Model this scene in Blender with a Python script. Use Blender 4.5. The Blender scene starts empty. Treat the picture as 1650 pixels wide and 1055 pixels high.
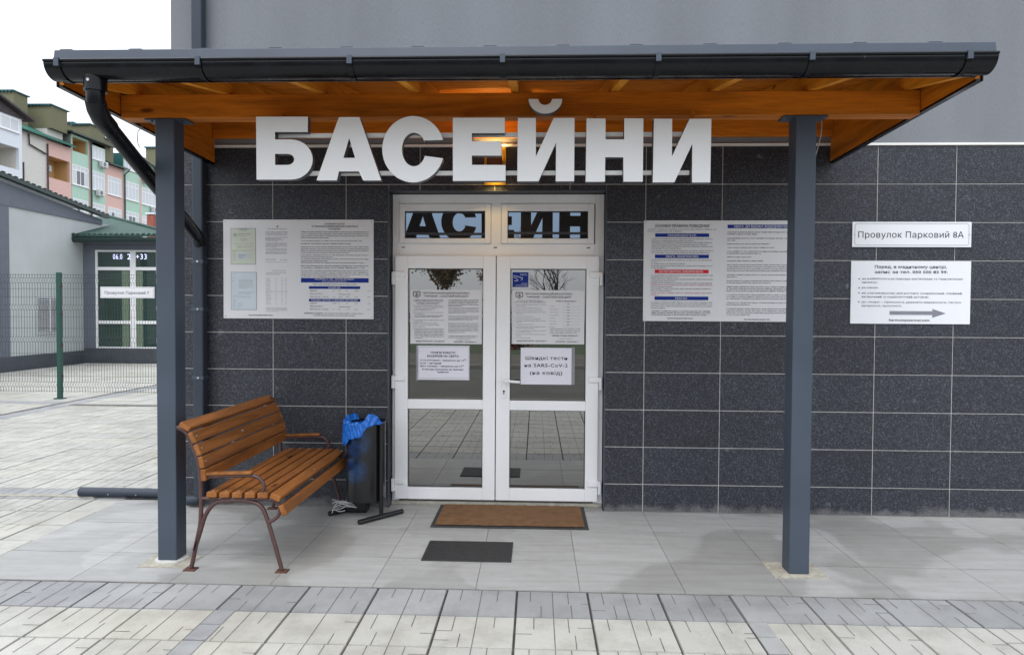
import bpy, bmesh, math, random
from mathutils import Vector, Matrix
R = math.radians
rnd = random.Random(7)
scene = bpy.context.scene
COL = scene.collection

# ------------------------------------------------------------------ camera
cam = bpy.data.cameras.new("camera")
cam.sensor_width = 36.0
cam.lens = 1065.55 / 1650 * 36.0
cam.clip_start = 0.05
cam.clip_end = 2000
co = bpy.data.objects.new("camera", cam)
COL.objects.link(co)
CR = [[0.9993020587045552, -0.0068215216998193905, 0.03672686088595917],
      [0.036879332879588826, 0.023762139738976753, -0.9990371742439726],
      [0.005942244962485383, 0.9996943670726189, 0.02399712832989777]]
m = Matrix(CR).to_4x4()
m.translation = Vector((2.7393, -5.2959, 1.5952))
co.matrix_world = m
scene.camera = co

# ------------------------------------------------------------------ sky, sun, exposure
SUN_EL, SUN_AZ = 60.0, 200.0          # behind the photographer, veiled by cloud
w = bpy.data.worlds.new("World")
scene.world = w
w.use_nodes = True
nt = w.node_tree
nt.nodes.clear()
sky = nt.nodes.new("ShaderNodeTexSky")
sky.sky_type = 'NISHITA'
sky.sun_disc = False
sky.sun_elevation = R(SUN_EL)
sky.sun_rotation = R(SUN_AZ)
sky.dust_density = 3.0
hs = nt.nodes.new("ShaderNodeHueSaturation")
hs.inputs['Saturation'].default_value = 0.22
hs.inputs['Value'].default_value = 1.0
cl = nt.nodes.new("ShaderNodeMixRGB")          # even cloud cover over the clear sky
cl.inputs['Fac'].default_value = 0.72
cl.inputs['Color2'].default_value = (6.3, 6.75, 7.35, 1)
bg = nt.nodes.new("ShaderNodeBackground")
bg.inputs['Strength'].default_value = 0.15
wo = nt.nodes.new("ShaderNodeOutputWorld")
nt.links.new(sky.outputs[0], hs.inputs['Color'])
nt.links.new(hs.outputs[0], cl.inputs['Color1'])
# overcast skies are brighter overhead than at the horizon
tcw = nt.nodes.new("ShaderNodeTexCoord"); sxw = nt.nodes.new("ShaderNodeSeparateXYZ")
mrw = nt.nodes.new("ShaderNodeMapRange")
mrw.inputs['From Min'].default_value = 0; mrw.inputs['From Max'].default_value = 1
mrw.inputs['To Min'].default_value = .76; mrw.inputs['To Max'].default_value = 1.72
mlw = nt.nodes.new("ShaderNodeMixRGB"); mlw.blend_type = 'MULTIPLY'; mlw.inputs['Fac'].default_value = 1
nt.links.new(tcw.outputs['Generated'], sxw.inputs[0]); nt.links.new(sxw.outputs['Z'], mrw.inputs['Value'])
nt.links.new(cl.outputs[0], mlw.inputs['Color1']); nt.links.new(mrw.outputs[0], mlw.inputs['Color2'])
nt.links.new(mlw.outputs[0], bg.inputs['Color'])
nt.links.new(bg.outputs[0], wo.inputs[0])
sl = bpy.data.lights.new("sun", 'SUN')
sl.energy = 0.6
sl.angle = R(25)
sl.color = (1.0, 0.96, 0.9)
so = bpy.data.objects.new("sun", sl)
COL.objects.link(so)
so.rotation_euler = (R(90 - SUN_EL), 0, R(-20))
scene.view_settings.view_transform = 'Standard'
scene.view_settings.look = 'None'
scene.view_settings.gamma = 1.0
scene.view_settings.exposure = 0.75

# ------------------------------------------------------------------ materials
def nodes_of(name):
    mt = bpy.data.materials.new(name)
    mt.use_nodes = True
    t = mt.node_tree
    b = t.nodes["Principled BSDF"]
    return mt, t, b

def N(t, typ, **kw):
    n = t.nodes.new(typ)
    for k, v in kw.items():
        if hasattr(n, k): setattr(n, k, v)
        else: n.inputs[k].default_value = v
    return n

def pos(t, scale=(1, 1, 1)):
    g = N(t, "ShaderNodeNewGeometry")
    mp = N(t, "ShaderNodeMapping")
    mp.inputs['Scale'].default_value = scale
    t.links.new(g.outputs['Position'], mp.inputs['Vector'])
    return mp.outputs[0], g

def ramp(t, fac, stops):
    r = N(t, "ShaderNodeValToRGB")
    el = r.color_ramp.elements
    while len(el) < len(stops): el.new(0.5)
    for e, (p, c) in zip(el, stops):
        e.position = p; e.color = (*c, 1)
    t.links.new(fac, r.inputs['Fac'])
    return r.outputs['Color']

def mulc(t, a, b, fac=1.0, typ='MULTIPLY'):
    mx = N(t, "ShaderNodeMixRGB", blend_type=typ)
    mx.inputs['Fac'].default_value = fac
    for s, v in ((mx.inputs['Color1'], a), (mx.inputs['Color2'], b)):
        if hasattr(v, 'is_linked'): t.links.new(v, s)
        else: s.default_value = (*v, 1)
    return mx.outputs['Color']

def sc(c, f): return tuple(min(1, x * f) for x in c)

def mat(name, c, rough=0.6, metal=0.0, var=0.12, scale=6.0, bump=0.0, bscale=None, stretch=(1, 1, 1),
        island=0.0, spec=0.5, detail=5, rvar=0.0, fine=0.0, fscale=250):
    mt, t, b = nodes_of(name)
    p, g = pos(t, stretch)
    nz = N(t, "ShaderNodeTexNoise"); nz.inputs['Scale'].default_value = scale; nz.inputs['Detail'].default_value = detail
    t.links.new(p, nz.inputs['Vector'])
    col = ramp(t, nz.outputs[0], [(0.28, sc(c, 1 - var)), (0.72, sc(c, 1 + var))])
    if fine:
        n2 = N(t, "ShaderNodeTexNoise"); n2.inputs['Scale'].default_value = fscale; n2.inputs['Detail'].default_value = 2
        t.links.new(p, n2.inputs['Vector'])
        f2 = ramp(t, n2.outputs[0], [(0.3, (1 - fine,) * 3), (0.7, (1, 1, 1))])
        col = mulc(t, col, f2)
    if island:
        f3 = ramp(t, g.outputs['Random Per Island'], [(0, (1 - island,) * 3), (1, (1, 1, 1))])
        col = mulc(t, col, f3)
    t.links.new(col, b.inputs['Base Color'])
    b.inputs['Roughness'].default_value = rough
    if rvar:
        n4 = N(t, "ShaderNodeMapRange"); n4.inputs['To Min'].default_value = rough - rvar; n4.inputs['To Max'].default_value = rough + rvar
        n4.inputs['From Min'].default_value = .3; n4.inputs['From Max'].default_value = .7
        t.links.new(nz.outputs[0], n4.inputs['Value']); t.links.new(n4.outputs[0], b.inputs['Roughness'])
    b.inputs['Metallic'].default_value = metal
    b.inputs['Specular IOR Level'].default_value = spec
    if bump:
        n3 = N(t, "ShaderNodeTexNoise"); n3.inputs['Scale'].default_value = bscale or scale * 4; n3.inputs['Detail'].default_value = 4
        t.links.new(p, n3.inputs['Vector'])
        bp = N(t, "ShaderNodeBump"); bp.inputs['Strength'].default_value = bump; bp.inputs['Distance'].default_value = 0.01
        t.links.new(n3.outputs[0], bp.inputs['Height']); t.links.new(bp.outputs[0], b.inputs['Normal'])
    return mt

def wood(name, c, axis, rough=0.5, dark=0.55):
    st = [9, 9, 9]; st[axis] = 0.7
    mt, t, b = nodes_of(name)
    p, g = pos(t, tuple(st))
    rv = N(t, "ShaderNodeVectorMath", operation='ADD')
    cmb = N(t, "ShaderNodeCombineXYZ")
    mm = N(t, "ShaderNodeMath", operation='MULTIPLY'); mm.inputs[1].default_value = 37.0
    t.links.new(g.outputs['Random Per Island'], mm.inputs[0])
    for k in range(3): t.links.new(mm.outputs[0], cmb.inputs[k])
    t.links.new(p, rv.inputs[0]); t.links.new(cmb.outputs[0], rv.inputs[1])
    nz = N(t, "ShaderNodeTexNoise"); nz.inputs['Scale'].default_value = 1.6; nz.inputs['Detail'].default_value = 6; nz.inputs['Distortion'].default_value = 0.8
    t.links.new(rv.outputs[0], nz.inputs['Vector'])
    col = ramp(t, nz.outputs[0], [(0.25, sc(c, dark)), (0.5, c), (0.75, sc(c, 1.3))])
    n2 = N(t, "ShaderNodeTexNoise"); n2.inputs['Scale'].default_value = 9; n2.inputs['Detail'].default_value = 3
    t.links.new(rv.outputs[0], n2.inputs['Vector'])
    col = mulc(t, col, ramp(t, n2.outputs[0], [(0.3, (.78, .76, .74)), (0.6, (1, 1, 1))]))
    # knots
    pv, g2 = pos(t, tuple(2.2 if k == axis else 7 for k in range(3)))
    vo = N(t, "ShaderNodeTexVoronoi"); vo.inputs['Scale'].default_value = 1.0
    t.links.new(pv, vo.inputs['Vector'])
    col = mulc(t, col, ramp(t, vo.outputs['Distance'], [(0.06, (.28, .2, .16)), (0.13, (1, 1, 1))]))
    t.links.new(col, b.inputs['Base Color'])
    b.inputs['Roughness'].default_value = rough
    b.inputs['Specular IOR Level'].default_value = 0.22
    bp = N(t, "ShaderNodeBump"); bp.inputs['Strength'].default_value = 0.25; bp.inputs['Distance'].default_value = 0.004
    t.links.new(n2.outputs[0], bp.inputs['Height']); t.links.new(bp.outputs[0], b.inputs['Normal'])
    return mt

def granite(name):
    mt, t, b = nodes_of(name)
    p, g = pos(t)
    n1 = N(t, "ShaderNodeTexVoronoi"); n1.inputs['Scale'].default_value = 150
    t.links.new(p, n1.inputs['Vector'])
    bw = N(t, "ShaderNodeSeparateColor"); t.links.new(n1.outputs['Color'], bw.inputs[0])
    col = ramp(t, bw.outputs[0], [(0.0, (.014, .015, .020)), (0.45, (.031, .034, .044)), (0.8, (.046, .051, .066)), (1.0, (.105, .113, .14))])
    n2 = N(t, "ShaderNodeTexNoise"); n2.inputs['Scale'].default_value = 1.7; n2.inputs['Detail'].default_value = 3
    t.links.new(p, n2.inputs['Vector'])
    col = mulc(t, col, ramp(t, n2.outputs[0], [(0.3, (.84, .84, .84)), (0.7, (1, 1, 1))]))
    col = mulc(t, col, ramp(t, g.outputs['Random Per Island'], [(0, (.74, .73, .73)), (1, (1.0, 1.0, 1.0))]))
    # dried splash dirt along the foot of the wall
    sx = N(t, "ShaderNodeSeparateXYZ"); t.links.new(p, sx.inputs[0])
    n6 = N(t, "ShaderNodeTexNoise"); n6.inputs['Scale'].default_value = 7; n6.inputs['Detail'].default_value = 5
    t.links.new(p, n6.inputs['Vector'])
    ad = N(t, "ShaderNodeMath", operation='MULTIPLY_ADD'); ad.inputs[1].default_value = -.22; ad.inputs[2].default_value = .17
    t.links.new(n6.outputs[0], ad.inputs[0])
    sb = N(t, "ShaderNodeMath", operation='SUBTRACT'); t.links.new(ad.outputs[0], sb.inputs[0]); t.links.new(sx.outputs['Z'], sb.inputs[1])
    col = mulc(t, col, ramp(t, sb.outputs[0], [(0, (0, 0, 0)), (.05, (.08, .077, .07))]), 1.0, 'SCREEN')
    # dusty scuffs
    n5 = N(t, "ShaderNodeTexNoise"); n5.inputs['Scale'].default_value = 9; n5.inputs['Detail'].default_value = 6; n5.inputs['Roughness'].default_value = .7
    t.links.new(p, n5.inputs['Vector'])
    f = ramp(t, n5.outputs[0], [(0.62, (0, 0, 0)), (0.8, (.17, .17, .165))])
    col = mulc(t, col, f, 1.0, 'SCREEN')
    t.links.new(col, b.inputs['Base Color'])
    b.inputs['Roughness'].default_value = 0.5
    b.inputs['Specular IOR Level'].default_value = 0.35
    return mt

def glass(name, c=(.012, .015, .016), ior=2.6, rough=0.0, tint=None):
    mt, t, b = nodes_of(name)
    p, g = pos(t)
    nz = N(t, "ShaderNodeTexNoise"); nz.inputs['Scale'].default_value = 2.2
    t.links.new(p, nz.inputs['Vector'])
    bp = N(t, "ShaderNodeBump"); bp.inputs['Strength'].default_value = 0.018; bp.inputs['Distance'].default_value = 0.02
    t.links.new(nz.outputs[0], bp.inputs['Height']); t.links.new(bp.outputs[0], b.inputs['Normal'])
    b.inputs['Base Color'].default_value = (*c, 1)
    b.inputs['IOR'].default_value = ior
    if tint: b.inputs['Specular Tint'].default_value = (*tint, 1)
    b.inputs['Roughness'].default_value = rough
    return mt

def paver(name, c, isl, dirt):
    mt, t, b = nodes_of(name)
    p, g = pos(t)
    col = ramp(t, g.outputs['Random Per Island'], [(0, sc(c, 1 - isl)), (0.5, c), (1, (c[0] * 1.06, c[1] * 1.05, c[2] * 1.02))])
    n1 = N(t, "ShaderNodeTexNoise"); n1.inputs['Scale'].default_value = 5; n1.inputs['Detail'].default_value = 7; n1.inputs['Roughness'].default_value = .65
    t.links.new(p, n1.inputs['Vector'])
    col = mulc(t, col, ramp(t, n1.outputs[0], [(0.25, (.74, .735, .72)), (0.55, (1, 1, 1))]))
    n2 = N(t, "ShaderNodeTexNoise"); n2.inputs['Scale'].default_value = 0.8; n2.inputs['Detail'].default_value = 5
    t.links.new(p, n2.inputs['Vector'])
    col = mulc(t, col, ramp(t, n2.outputs[0], [(0.36, dirt), (0.52, (1, 1, 1))]))
    n3 = N(t, "ShaderNodeTexNoise"); n3.inputs['Scale'].default_value = 160; n3.inputs['Detail'].default_value = 2
    t.links.new(p, n3.inputs['Vector'])
    col = mulc(t, col, ramp(t, n3.outputs[0], [(0.3, (.9, .9, .89)), (0.6, (1, 1, 1))]))
    t.links.new(col, b.inputs['Base Color'])
    b.inputs['Roughness'].default_value = .62
    bp = N(t, "ShaderNodeBump"); bp.inputs['Strength'].default_value = 0.3; bp.inputs['Distance'].default_value = 0.003
    t.links.new(n3.outputs[0], bp.inputs['Height']); t.links.new(bp.outputs[0], b.inputs['Normal'])
    return mt

def slabstone(name):
    mt, t, b = nodes_of(name)
    p, g = pos(t)
    c = (.385, .387, .385)
    col = ramp(t, g.outputs['Random Per Island'], [(0, sc(c, .94)), (1, sc(c, 1.04))])
    ps, _ = pos(t, (1.6, 14, 1))
    n1 = N(t, "ShaderNodeTexNoise"); n1.inputs['Scale'].default_value = 1.3; n1.inputs['Detail'].default_value = 6
    t.links.new(ps, n1.inputs['Vector'])
    col = mulc(t, col, ramp(t, n1.outputs[0], [(0.3, (.84, .83, .80)), (0.65, (1, 1, 1))]))
    n8 = N(t, "ShaderNodeTexNoise"); n8.inputs['Scale'].default_value = 11; n8.inputs['Detail'].default_value = 8; n8.inputs['Roughness'].default_value = .7
    t.links.new(p, n8.inputs['Vector'])
    col = mulc(t, col, ramp(t, n8.outputs[0], [(0.24, (.55, .54, .5)), (0.36, (.93, .93, .92)), (.6, (1, 1, 1))]))
    # damp patches with dry, pale edges along the front
    n2 = N(t, "ShaderNodeTexNoise"); n2.inputs['Scale'].default_value = .9; n2.inputs['Detail'].default_value = 4; n2.inputs['Distortion'].default_value = .4
    t.links.new(p, n2.inputs['Vector'])
    wet = ramp(t, n2.outputs[0], [(0.50, (.84, .835, .82)), (0.53, (1.0, 1.0, 1.0))])
    col = mulc(t, col, wet)
    n3 = N(t, "ShaderNodeTexNoise"); n3.inputs['Scale'].default_value = 190; n3.inputs['Detail'].default_value = 2
    t.links.new(p, n3.inputs['Vector'])
    col = mulc(t, col, ramp(t, n3.outputs[0], [(0.35, (.8, .8, .8)), (0.6, (1, 1, 1))]))
    t.links.new(col, b.inputs['Base Color'])
    mr = N(t, "ShaderNodeMapRange"); mr.inputs['From Min'].default_value = .48; mr.inputs['From Max'].default_value = .58
    mr.inputs['To Min'].default_value = .34; mr.inputs['To Max'].default_value = .6
    t.links.new(n2.outputs[0], mr.inputs['Value']); t.links.new(mr.outputs[0], b.inputs['Roughness'])
    return mt

def emit(name, c, s):
    mt, t, b = nodes_of(name)
    b.inputs['Base Color'].default_value = (*c, 1)
    b.inputs['Emission Color'].default_value = (*c, 1)
    b.inputs['Emission Strength'].default_value = s
    return mt

def stripes(name, c, axis, scale, bump=0.6, rough=.4):
    mt, t, b = nodes_of(name)
    p, g = pos(t)
    wv = N(t, "ShaderNodeTexWave"); wv.bands_direction = axis
    wv.inputs['Scale'].default_value = scale
    t.links.new(p, wv.inputs['Vector'])
    n1 = N(t, "ShaderNodeTexNoise"); n1.inputs['Scale'].default_value = 3
    t.links.new(p, n1.inputs['Vector'])
    t.links.new(ramp(t, n1.outputs[0], [(.3, sc(c, .85)), (.7, sc(c, 1.12))]), b.inputs['Base Color'])
    b.inputs['Roughness'].default_value = rough
    b.inputs['Specular IOR Level'].default_value = .25
    bp = N(t, "ShaderNodeBump"); bp.inputs['Strength'].default_value = bump; bp.inputs['Distance'].default_value = 0.04
    t.links.new(wv.outputs[0], bp.inputs['Height']); t.links.new(bp.outputs[0], b.inputs['Normal'])
    return mt

M = {}
M['granite'] = granite('charcoal_tile')
M['grout'] = mat('grout', (.46, .45, .43), .8, var=.2, scale=20)
M['plaster'] = mat('grey_plaster', (.195, .205, .225), .88, var=.11, scale=1.1, bump=.45, bscale=90, fine=.13, fscale=130, stretch=(1.8, 1, .3), spec=.3)
M['white_trim'] = mat('white_trim', (.72, .71, .69), .5, var=.05)
M['pvc'] = mat('white_pvc', (.78, .78, .79), .33, var=.03, scale=3)
M['pvc_gasket'] = mat('gasket', (.03, .03, .032), .6)
M['glass'] = glass('door_glass', ior=3.0, tint=(1, .985, .95))
M['transom_glass'] = glass('transom_glass', (.03, .026, .024), ior=2.9, tint=(.56, .76, 1.0))
M['win_glass'] = glass('window_glass', (.05, .06, .065), ior=2.3)
M['annex_glass'] = glass('annex_glass', (.02, .045, .035), ior=1.7)
M['steel'] = mat('anthracite_paint', (.048, .062, .086), .42, var=.08, scale=3, rvar=.06, spec=.35)
def scratched(mt):
    t = mt.node_tree; b = t.nodes["Principled BSDF"]
    src = b.inputs['Base Color'].links[0].from_socket
    p, g = pos(t, (26, 26, 7))
    n = N(t, "ShaderNodeTexNoise"); n.inputs['Scale'].default_value = 1.0; n.inputs['Detail'].default_value = 8; n.inputs['Roughness'].default_value = .8
    t.links.new(p, n.inputs['Vector'])
    t.links.new(mulc(t, src, ramp(t, n.outputs[0], [(.66, (0, 0, 0)), (.76, (.14, .145, .15))]), 1.0, 'SCREEN'), b.inputs['Base Color'])
scratched(M['steel'])
M['pipe_paint'] = mat('pipe_paint', (.030, .039, .054), .42, var=.1, scale=3, rvar=.06, spec=.3)
M['steel_dark'] = mat('gutter_paint', (.004, .005, .007), .26, var=.3, scale=8, rvar=.08, spec=.25)
scratched(M['steel_dark'])
M['roof_metal'] = mat('roof_metal', (.030, .043, .068), .38, var=.12, scale=5)
M['wood_x'] = wood('stained_timber_long', (.52, .155, .010), 0)
M['wood_lit'] = wood('lit_rafter_timber', (.66, .26, .022), 1, dark=.7)  # rafters lighter than the other timber: ground bounce put into the colour
M['wood_y'] = wood('stained_timber_cross', (.54, .17, .011), 1)
M['bench_wood'] = wood('bench_slat', (.25, .095, .026), 1, rough=.42, dark=.55)
M['bench_iron'] = mat('bench_frame_paint', (.065, .028, .026), .45, var=.25, scale=20)
M['rust'] = mat('rusty_plate', (.085, .036, .022), .8, var=.4, scale=40)
M['zinc'] = mat('zinc', (.45, .45, .46), .4, metal=.7, var=.15)
M['paver_white'] = paver('white_paver', (.41, .402, .37), .10, (.86, .845, .81))
M['paver_gray'] = paver('grey_paver', (.30, .305, .312), .16, (.78, .78, .78))
M['joint'] = mat('joint_sand', (.05, .045, .04), .95, var=.4, scale=30)
M['joint_light'] = mat('shallow_joint', (.10, .095, .09), .95, var=.4, scale=18)
M['slab'] = slabstone('terrace_slab')
M['slab_joint'] = mat('terrace_joint', (.11, .10, .09), .9, var=.4, scale=12)
M['mortar'] = mat('mortar', (.33, .31, .26), .9, var=.25, scale=25, bump=.5)
M['mortar_white'] = mat('pale_mortar', (.5, .5, .47), .9, var=.2, scale=30, bump=.5)
M['earth'] = mat('earth', (.10, .09, .07), .95, var=.3, scale=2)
M['asphalt'] = mat('asphalt', (.085, .08, .066), .85, var=.25, scale=1.3, fine=.3, fscale=60)
M['lawn'] = mat('lawn_green', (.035, .06, .014), .9, var=.35, scale=3, bump=.8)
M['sign_bright'] = mat('bright_sign_face', (.70, .71, .74), .38, var=.02, scale=2)
M['sign_white'] = mat('sign_face', (.62, .62, .64), .38, var=.025, scale=2)
M['paper'] = mat('paper', (.68, .67, .74), .55, var=.02, scale=3)
M['ink'] = mat('ink', (.03, .03, .045), .8, spec=.1)
M['ink_gray'] = mat('fine_print', (.13, .13, .15), .8, spec=.1)
M['ink_soft'] = mat('faint_print', (.26, .26, .28), .8, spec=.1)
M['ink_red'] = mat('red_print', (.42, .07, .08), .8, spec=.1)
M['blue'] = mat('blue_band', (.012, .032, .22), .6, var=.04, spec=.12)
M['red'] = mat('red_band', (.58, .025, .04), .6, var=.04, spec=.12)
M['arrow'] = mat('arrow_grey', (.20, .20, .24), .6)
M['cert_green'] = mat('certificate_green', (.50, .54, .46), .6, var=.08)
M['cert_blue'] = mat('certificate_blue', (.47, .53, .58), .6, var=.06)
M['letter_face'] = mat('letter_face', (.72, .72, .73), .4, var=.02)
M['letter_side'] = mat('letter_return', (.05, .055, .07), .45)
M['brass'] = mat('brass', (.55, .34, .06), .35, metal=.6, var=.1)
M['copper'] = mat('copper', (.14, .06, .03), .4, metal=.4)
M['bulb'] = emit('lamp_glow', (1.0, .58, .10), 14)
M['led'] = emit('led_digits', (.62, .66, 1.0), 1.3)
M['black'] = mat('black_paint', (.006, .006, .007), .25, var=.3, scale=8)
M['bag'] = mat('blue_bag', (.006, .12, .48), .28, var=.15, scale=18, bump=.5, bscale=40)
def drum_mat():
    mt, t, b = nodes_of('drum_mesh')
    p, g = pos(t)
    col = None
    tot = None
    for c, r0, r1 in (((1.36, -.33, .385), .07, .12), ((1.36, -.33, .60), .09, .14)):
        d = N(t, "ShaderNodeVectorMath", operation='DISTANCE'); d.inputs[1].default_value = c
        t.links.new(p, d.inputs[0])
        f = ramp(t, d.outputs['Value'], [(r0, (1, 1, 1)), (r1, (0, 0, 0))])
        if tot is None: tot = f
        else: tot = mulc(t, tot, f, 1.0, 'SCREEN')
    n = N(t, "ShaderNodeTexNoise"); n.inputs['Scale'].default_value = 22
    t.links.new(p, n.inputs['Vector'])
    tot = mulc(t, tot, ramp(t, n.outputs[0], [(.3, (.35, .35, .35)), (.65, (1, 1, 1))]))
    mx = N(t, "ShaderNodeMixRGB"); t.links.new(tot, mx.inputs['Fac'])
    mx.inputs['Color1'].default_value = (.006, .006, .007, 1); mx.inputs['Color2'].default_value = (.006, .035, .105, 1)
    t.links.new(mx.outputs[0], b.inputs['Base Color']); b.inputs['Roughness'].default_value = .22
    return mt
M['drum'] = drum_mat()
M['bag_dark'] = mat('bag_under_mesh', (.006, .02, .06), .3, var=.3, scale=14)
M['coir'] = mat('coir_mat', (.21, .105, .042), .95, var=.22, scale=14, bump=1.0, bscale=160, fine=.3, fscale=220)
M['rubber'] = mat('rubber', (.03, .03, .031), .75, var=.25, scale=30)
M['rib'] = stripes('ribbed_mat', (.055, .06, .058), 'X', 26, 1.0, .8)
M['cable'] = mat('cable_white', (.36, .36, .36), .5)
M['fence_green'] = mat('fence_green', (.004, .055, .042), .4, var=.1)
M['wire'] = mat('fence_wire', (.025, .04, .04), .5)
M['annex_wall'] = mat('annex_render', (.44, .46, .46), .85, var=.05, scale=1.5)
M['annex_gray'] = mat('annex_grey', (.12, .135, .165), .7, var=.06)
M['annex_plinth'] = mat('annex_plinth', (.055, .06, .075), .6, var=.15)
M['green_roof'] = stripes('green_metal_roof', (.036, .072, .06), 'X', 2.6, .5, .7)
M['green_dark'] = mat('dark_green_metal', (.014, .032, .028), .4, var=.15)
M['green_tile'] = stripes('row_green_roof', (.025, .12, .09), 'Y', 1.2, .5, .5)
M['teal'] = mat('teal_panel', (.012, .09, .09), .5, var=.15)
M['h_white'] = mat('house_white', (.66, .69, .74), .85, var=.05)
M['h_cream'] = mat('house_cream', (.58, .56, .52), .85, var=.06)
M['h_pink'] = mat('house_pink', (.64, .42, .37), .85, var=.05)
M['h_mint'] = mat('house_mint', (.40, .57, .47), .85, var=.05)
M['h_ochre'] = mat('house_ochre', (.52, .33, .14), .85, var=.08)
M['olive'] = mat('olive_render', (.15, .145, .085), .9, var=.08)
M['mesh_gray'] = mat('grey_slate', (.20, .20, .19), .9, var=.15)
M['brown'] = mat('brown_boards', (.055, .045, .05), .8, var=.3, scale=8)
M['cap_blue'] = mat('wall_cap', (.02, .10, .12), .5)
M['curtain'] = mat('window_curtain', (.55, .58, .61), .35, var=.05, scale=1)
M['win_dark'] = mat('window_dark', (.13, .135, .15), .25, var=.1, scale=1)
M['ac_white'] = mat('ac_casing', (.55, .55, .55), .5)
M['brick'] = mat('brick_red', (.30, .09, .06), .9, var=.2, scale=9)
M['bark'] = mat('bark', (.07, .05, .035), .95, var=.3, scale=10)
M['dry_leaf'] = mat('dry_leaf', (.16, .09, .035), .8, var=.4, scale=2)
M['red_leaf'] = mat('red_leaf', (.22, .03, .02), .8, var=.4, scale=4)
M['hedge_leaf'] = mat('hedge_leaf', (.03, .05, .02), .8, var=.4, scale=3)
M['annex_curtain'] = mat('annex_curtain', (.14, .19, .13), .5, var=.2, stretch=(8, 1, .3))

# ------------------------------------------------------------------ mesh tools
ORG = {}
class MB:
    def __init__(s): s.v = []; s.f = []; s.m = []; s.sm = []
    def add(s, vs, fs, m=0, smooth=False):
        o = len(s.v); s.v += [tuple(p) for p in vs]
        for f in fs: s.f.append(tuple(i + o for i in f)); s.m.append(m); s.sm.append(smooth)
    def box(s, x0, y0, z0, x1, y1, z1, m=0):
        if x0 > x1: x0, x1 = x1, x0
        if y0 > y1: y0, y1 = y1, y0
        if z0 > z1: z0, z1 = z1, z0
        v = [(x0, y0, z0), (x1, y0, z0), (x1, y1, z0), (x0, y1, z0), (x0, y0, z1), (x1, y0, z1), (x1, y1, z1), (x0, y1, z1)]
        s.add(v, [(0, 3, 2, 1), (4, 5, 6, 7), (0, 1, 5, 4), (1, 2, 6, 5), (2, 3, 7, 6), (3, 0, 4, 7)], m)
    def obox(s, c, ax, ay, az, m=0):
        c, ax, ay, az = map(Vector, (c, ax, ay, az))
        v = [c + sx * ax + sy * ay + sz * az for sz in (-1, 1) for sx, sy in ((-1, -1), (1, -1), (1, 1), (-1, 1))]
        s.add(v, [(0, 3, 2, 1), (4, 5, 6, 7), (0, 1, 5, 4), (1, 2, 6, 5), (2, 3, 7, 6), (3, 0, 4, 7)], m)
    def prism(s, pts, ext, m=0, mside=None):
        n = len(pts); P = [Vector(p) for p in pts]; e = Vector(ext)
        o = P + [p + e for p in P]
        s.add(o, [tuple(range(n))[::-1], tuple(range(n, 2 * n))], m)
        s.add(o, [(i, (i + 1) % n, (i + 1) % n + n, i + n) for i in range(n)], m if mside is None else mside)
    def quad(s, a, b, c, d, m=0): s.add([a, b, c, d], [(0, 1, 2, 3)], m)
    def tube(s, path, r, n=8, m=0, caps=True, smooth=True, flat=None):
        P = [Vector(p) for p in path]
        rs = r if isinstance(r, (list, tuple)) else [r] * len(P)
        rings = []; up = None
        for i, p in enumerate(P):
            d = (P[min(i + 1, len(P) - 1)] - P[max(i - 1, 0)]).normalized()
            if up is None:
                a = Vector((0, 0, 1)) if abs(d.z) < .9 else Vector((0, 1, 0))
                up = (a - a.dot(d) * d).normalized()
            else:
                up = (up - up.dot(d) * d).normalized()
            sd = d.cross(up)
            rings.append([p + rs[i] * (math.cos(2 * math.pi * k / n + math.pi / n) * up + math.sin(2 * math.pi * k / n + math.pi / n) * sd) for k in range(n)])
        vs = [q for rg in rings for q in rg]; fs = []
        for i in range(len(P) - 1):
            for k in range(n):
                fs.append((i * n + k, i * n + (k + 1) % n, (i + 1) * n + (k + 1) % n, (i + 1) * n + k))
        s.add(vs, fs, m, smooth)
        if caps:
            s.add(rings[0], [tuple(range(n))[::-1]], m); s.add(rings[-1], [tuple(range(n))], m)
    def build(s, name, mats, parent=None, bevel=0, label=None, seg=2):
        me = bpy.data.meshes.new(name)
        off = ORG.get(parent.name, Vector((0, 0, 0))) if parent else Vector((0, 0, 0))
        me.from_pydata([Vector(p) - off for p in s.v], [], s.f)
        for mm in (mats if isinstance(mats, (list, tuple)) else [mats]): me.materials.append(M[mm])
        for p, mi, sm in zip(me.polygons, s.m, s.sm): p.material_index = mi; p.use_smooth = sm
        me.validate(); me.update()
        o = bpy.data.objects.new(name, me); COL.objects.link(o)
        ORG[o.name] = off
        if parent: o.parent = parent
        if label: o['label'] = label
        if bevel:
            b = o.modifiers.new('bevel', 'BEVEL'); b.width = bevel; b.segments = seg; b.limit_method = 'ANGLE'
        return o

def thing(name, label, cat, loc, group=None):
    o = bpy.data.objects.new(name, None); COL.objects.link(o)
    o.location = loc; o.empty_display_size = .1
    o['label'] = label; o['category'] = cat
    if group: o['group'] = group
    ORG[o.name] = Vector(loc)
    return o
def tag(o, label, cat, group=None):
    o['label'] = label; o['category'] = cat
    if group: o['group'] = group
    return o
def structure(o): o['kind'] = 'structure'; return o
def one(bx, name, mats, parent=None, bevel=0, **k):
    b = MB(); b.box(*bx); return b.build(name, mats, parent, bevel, **k)

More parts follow.
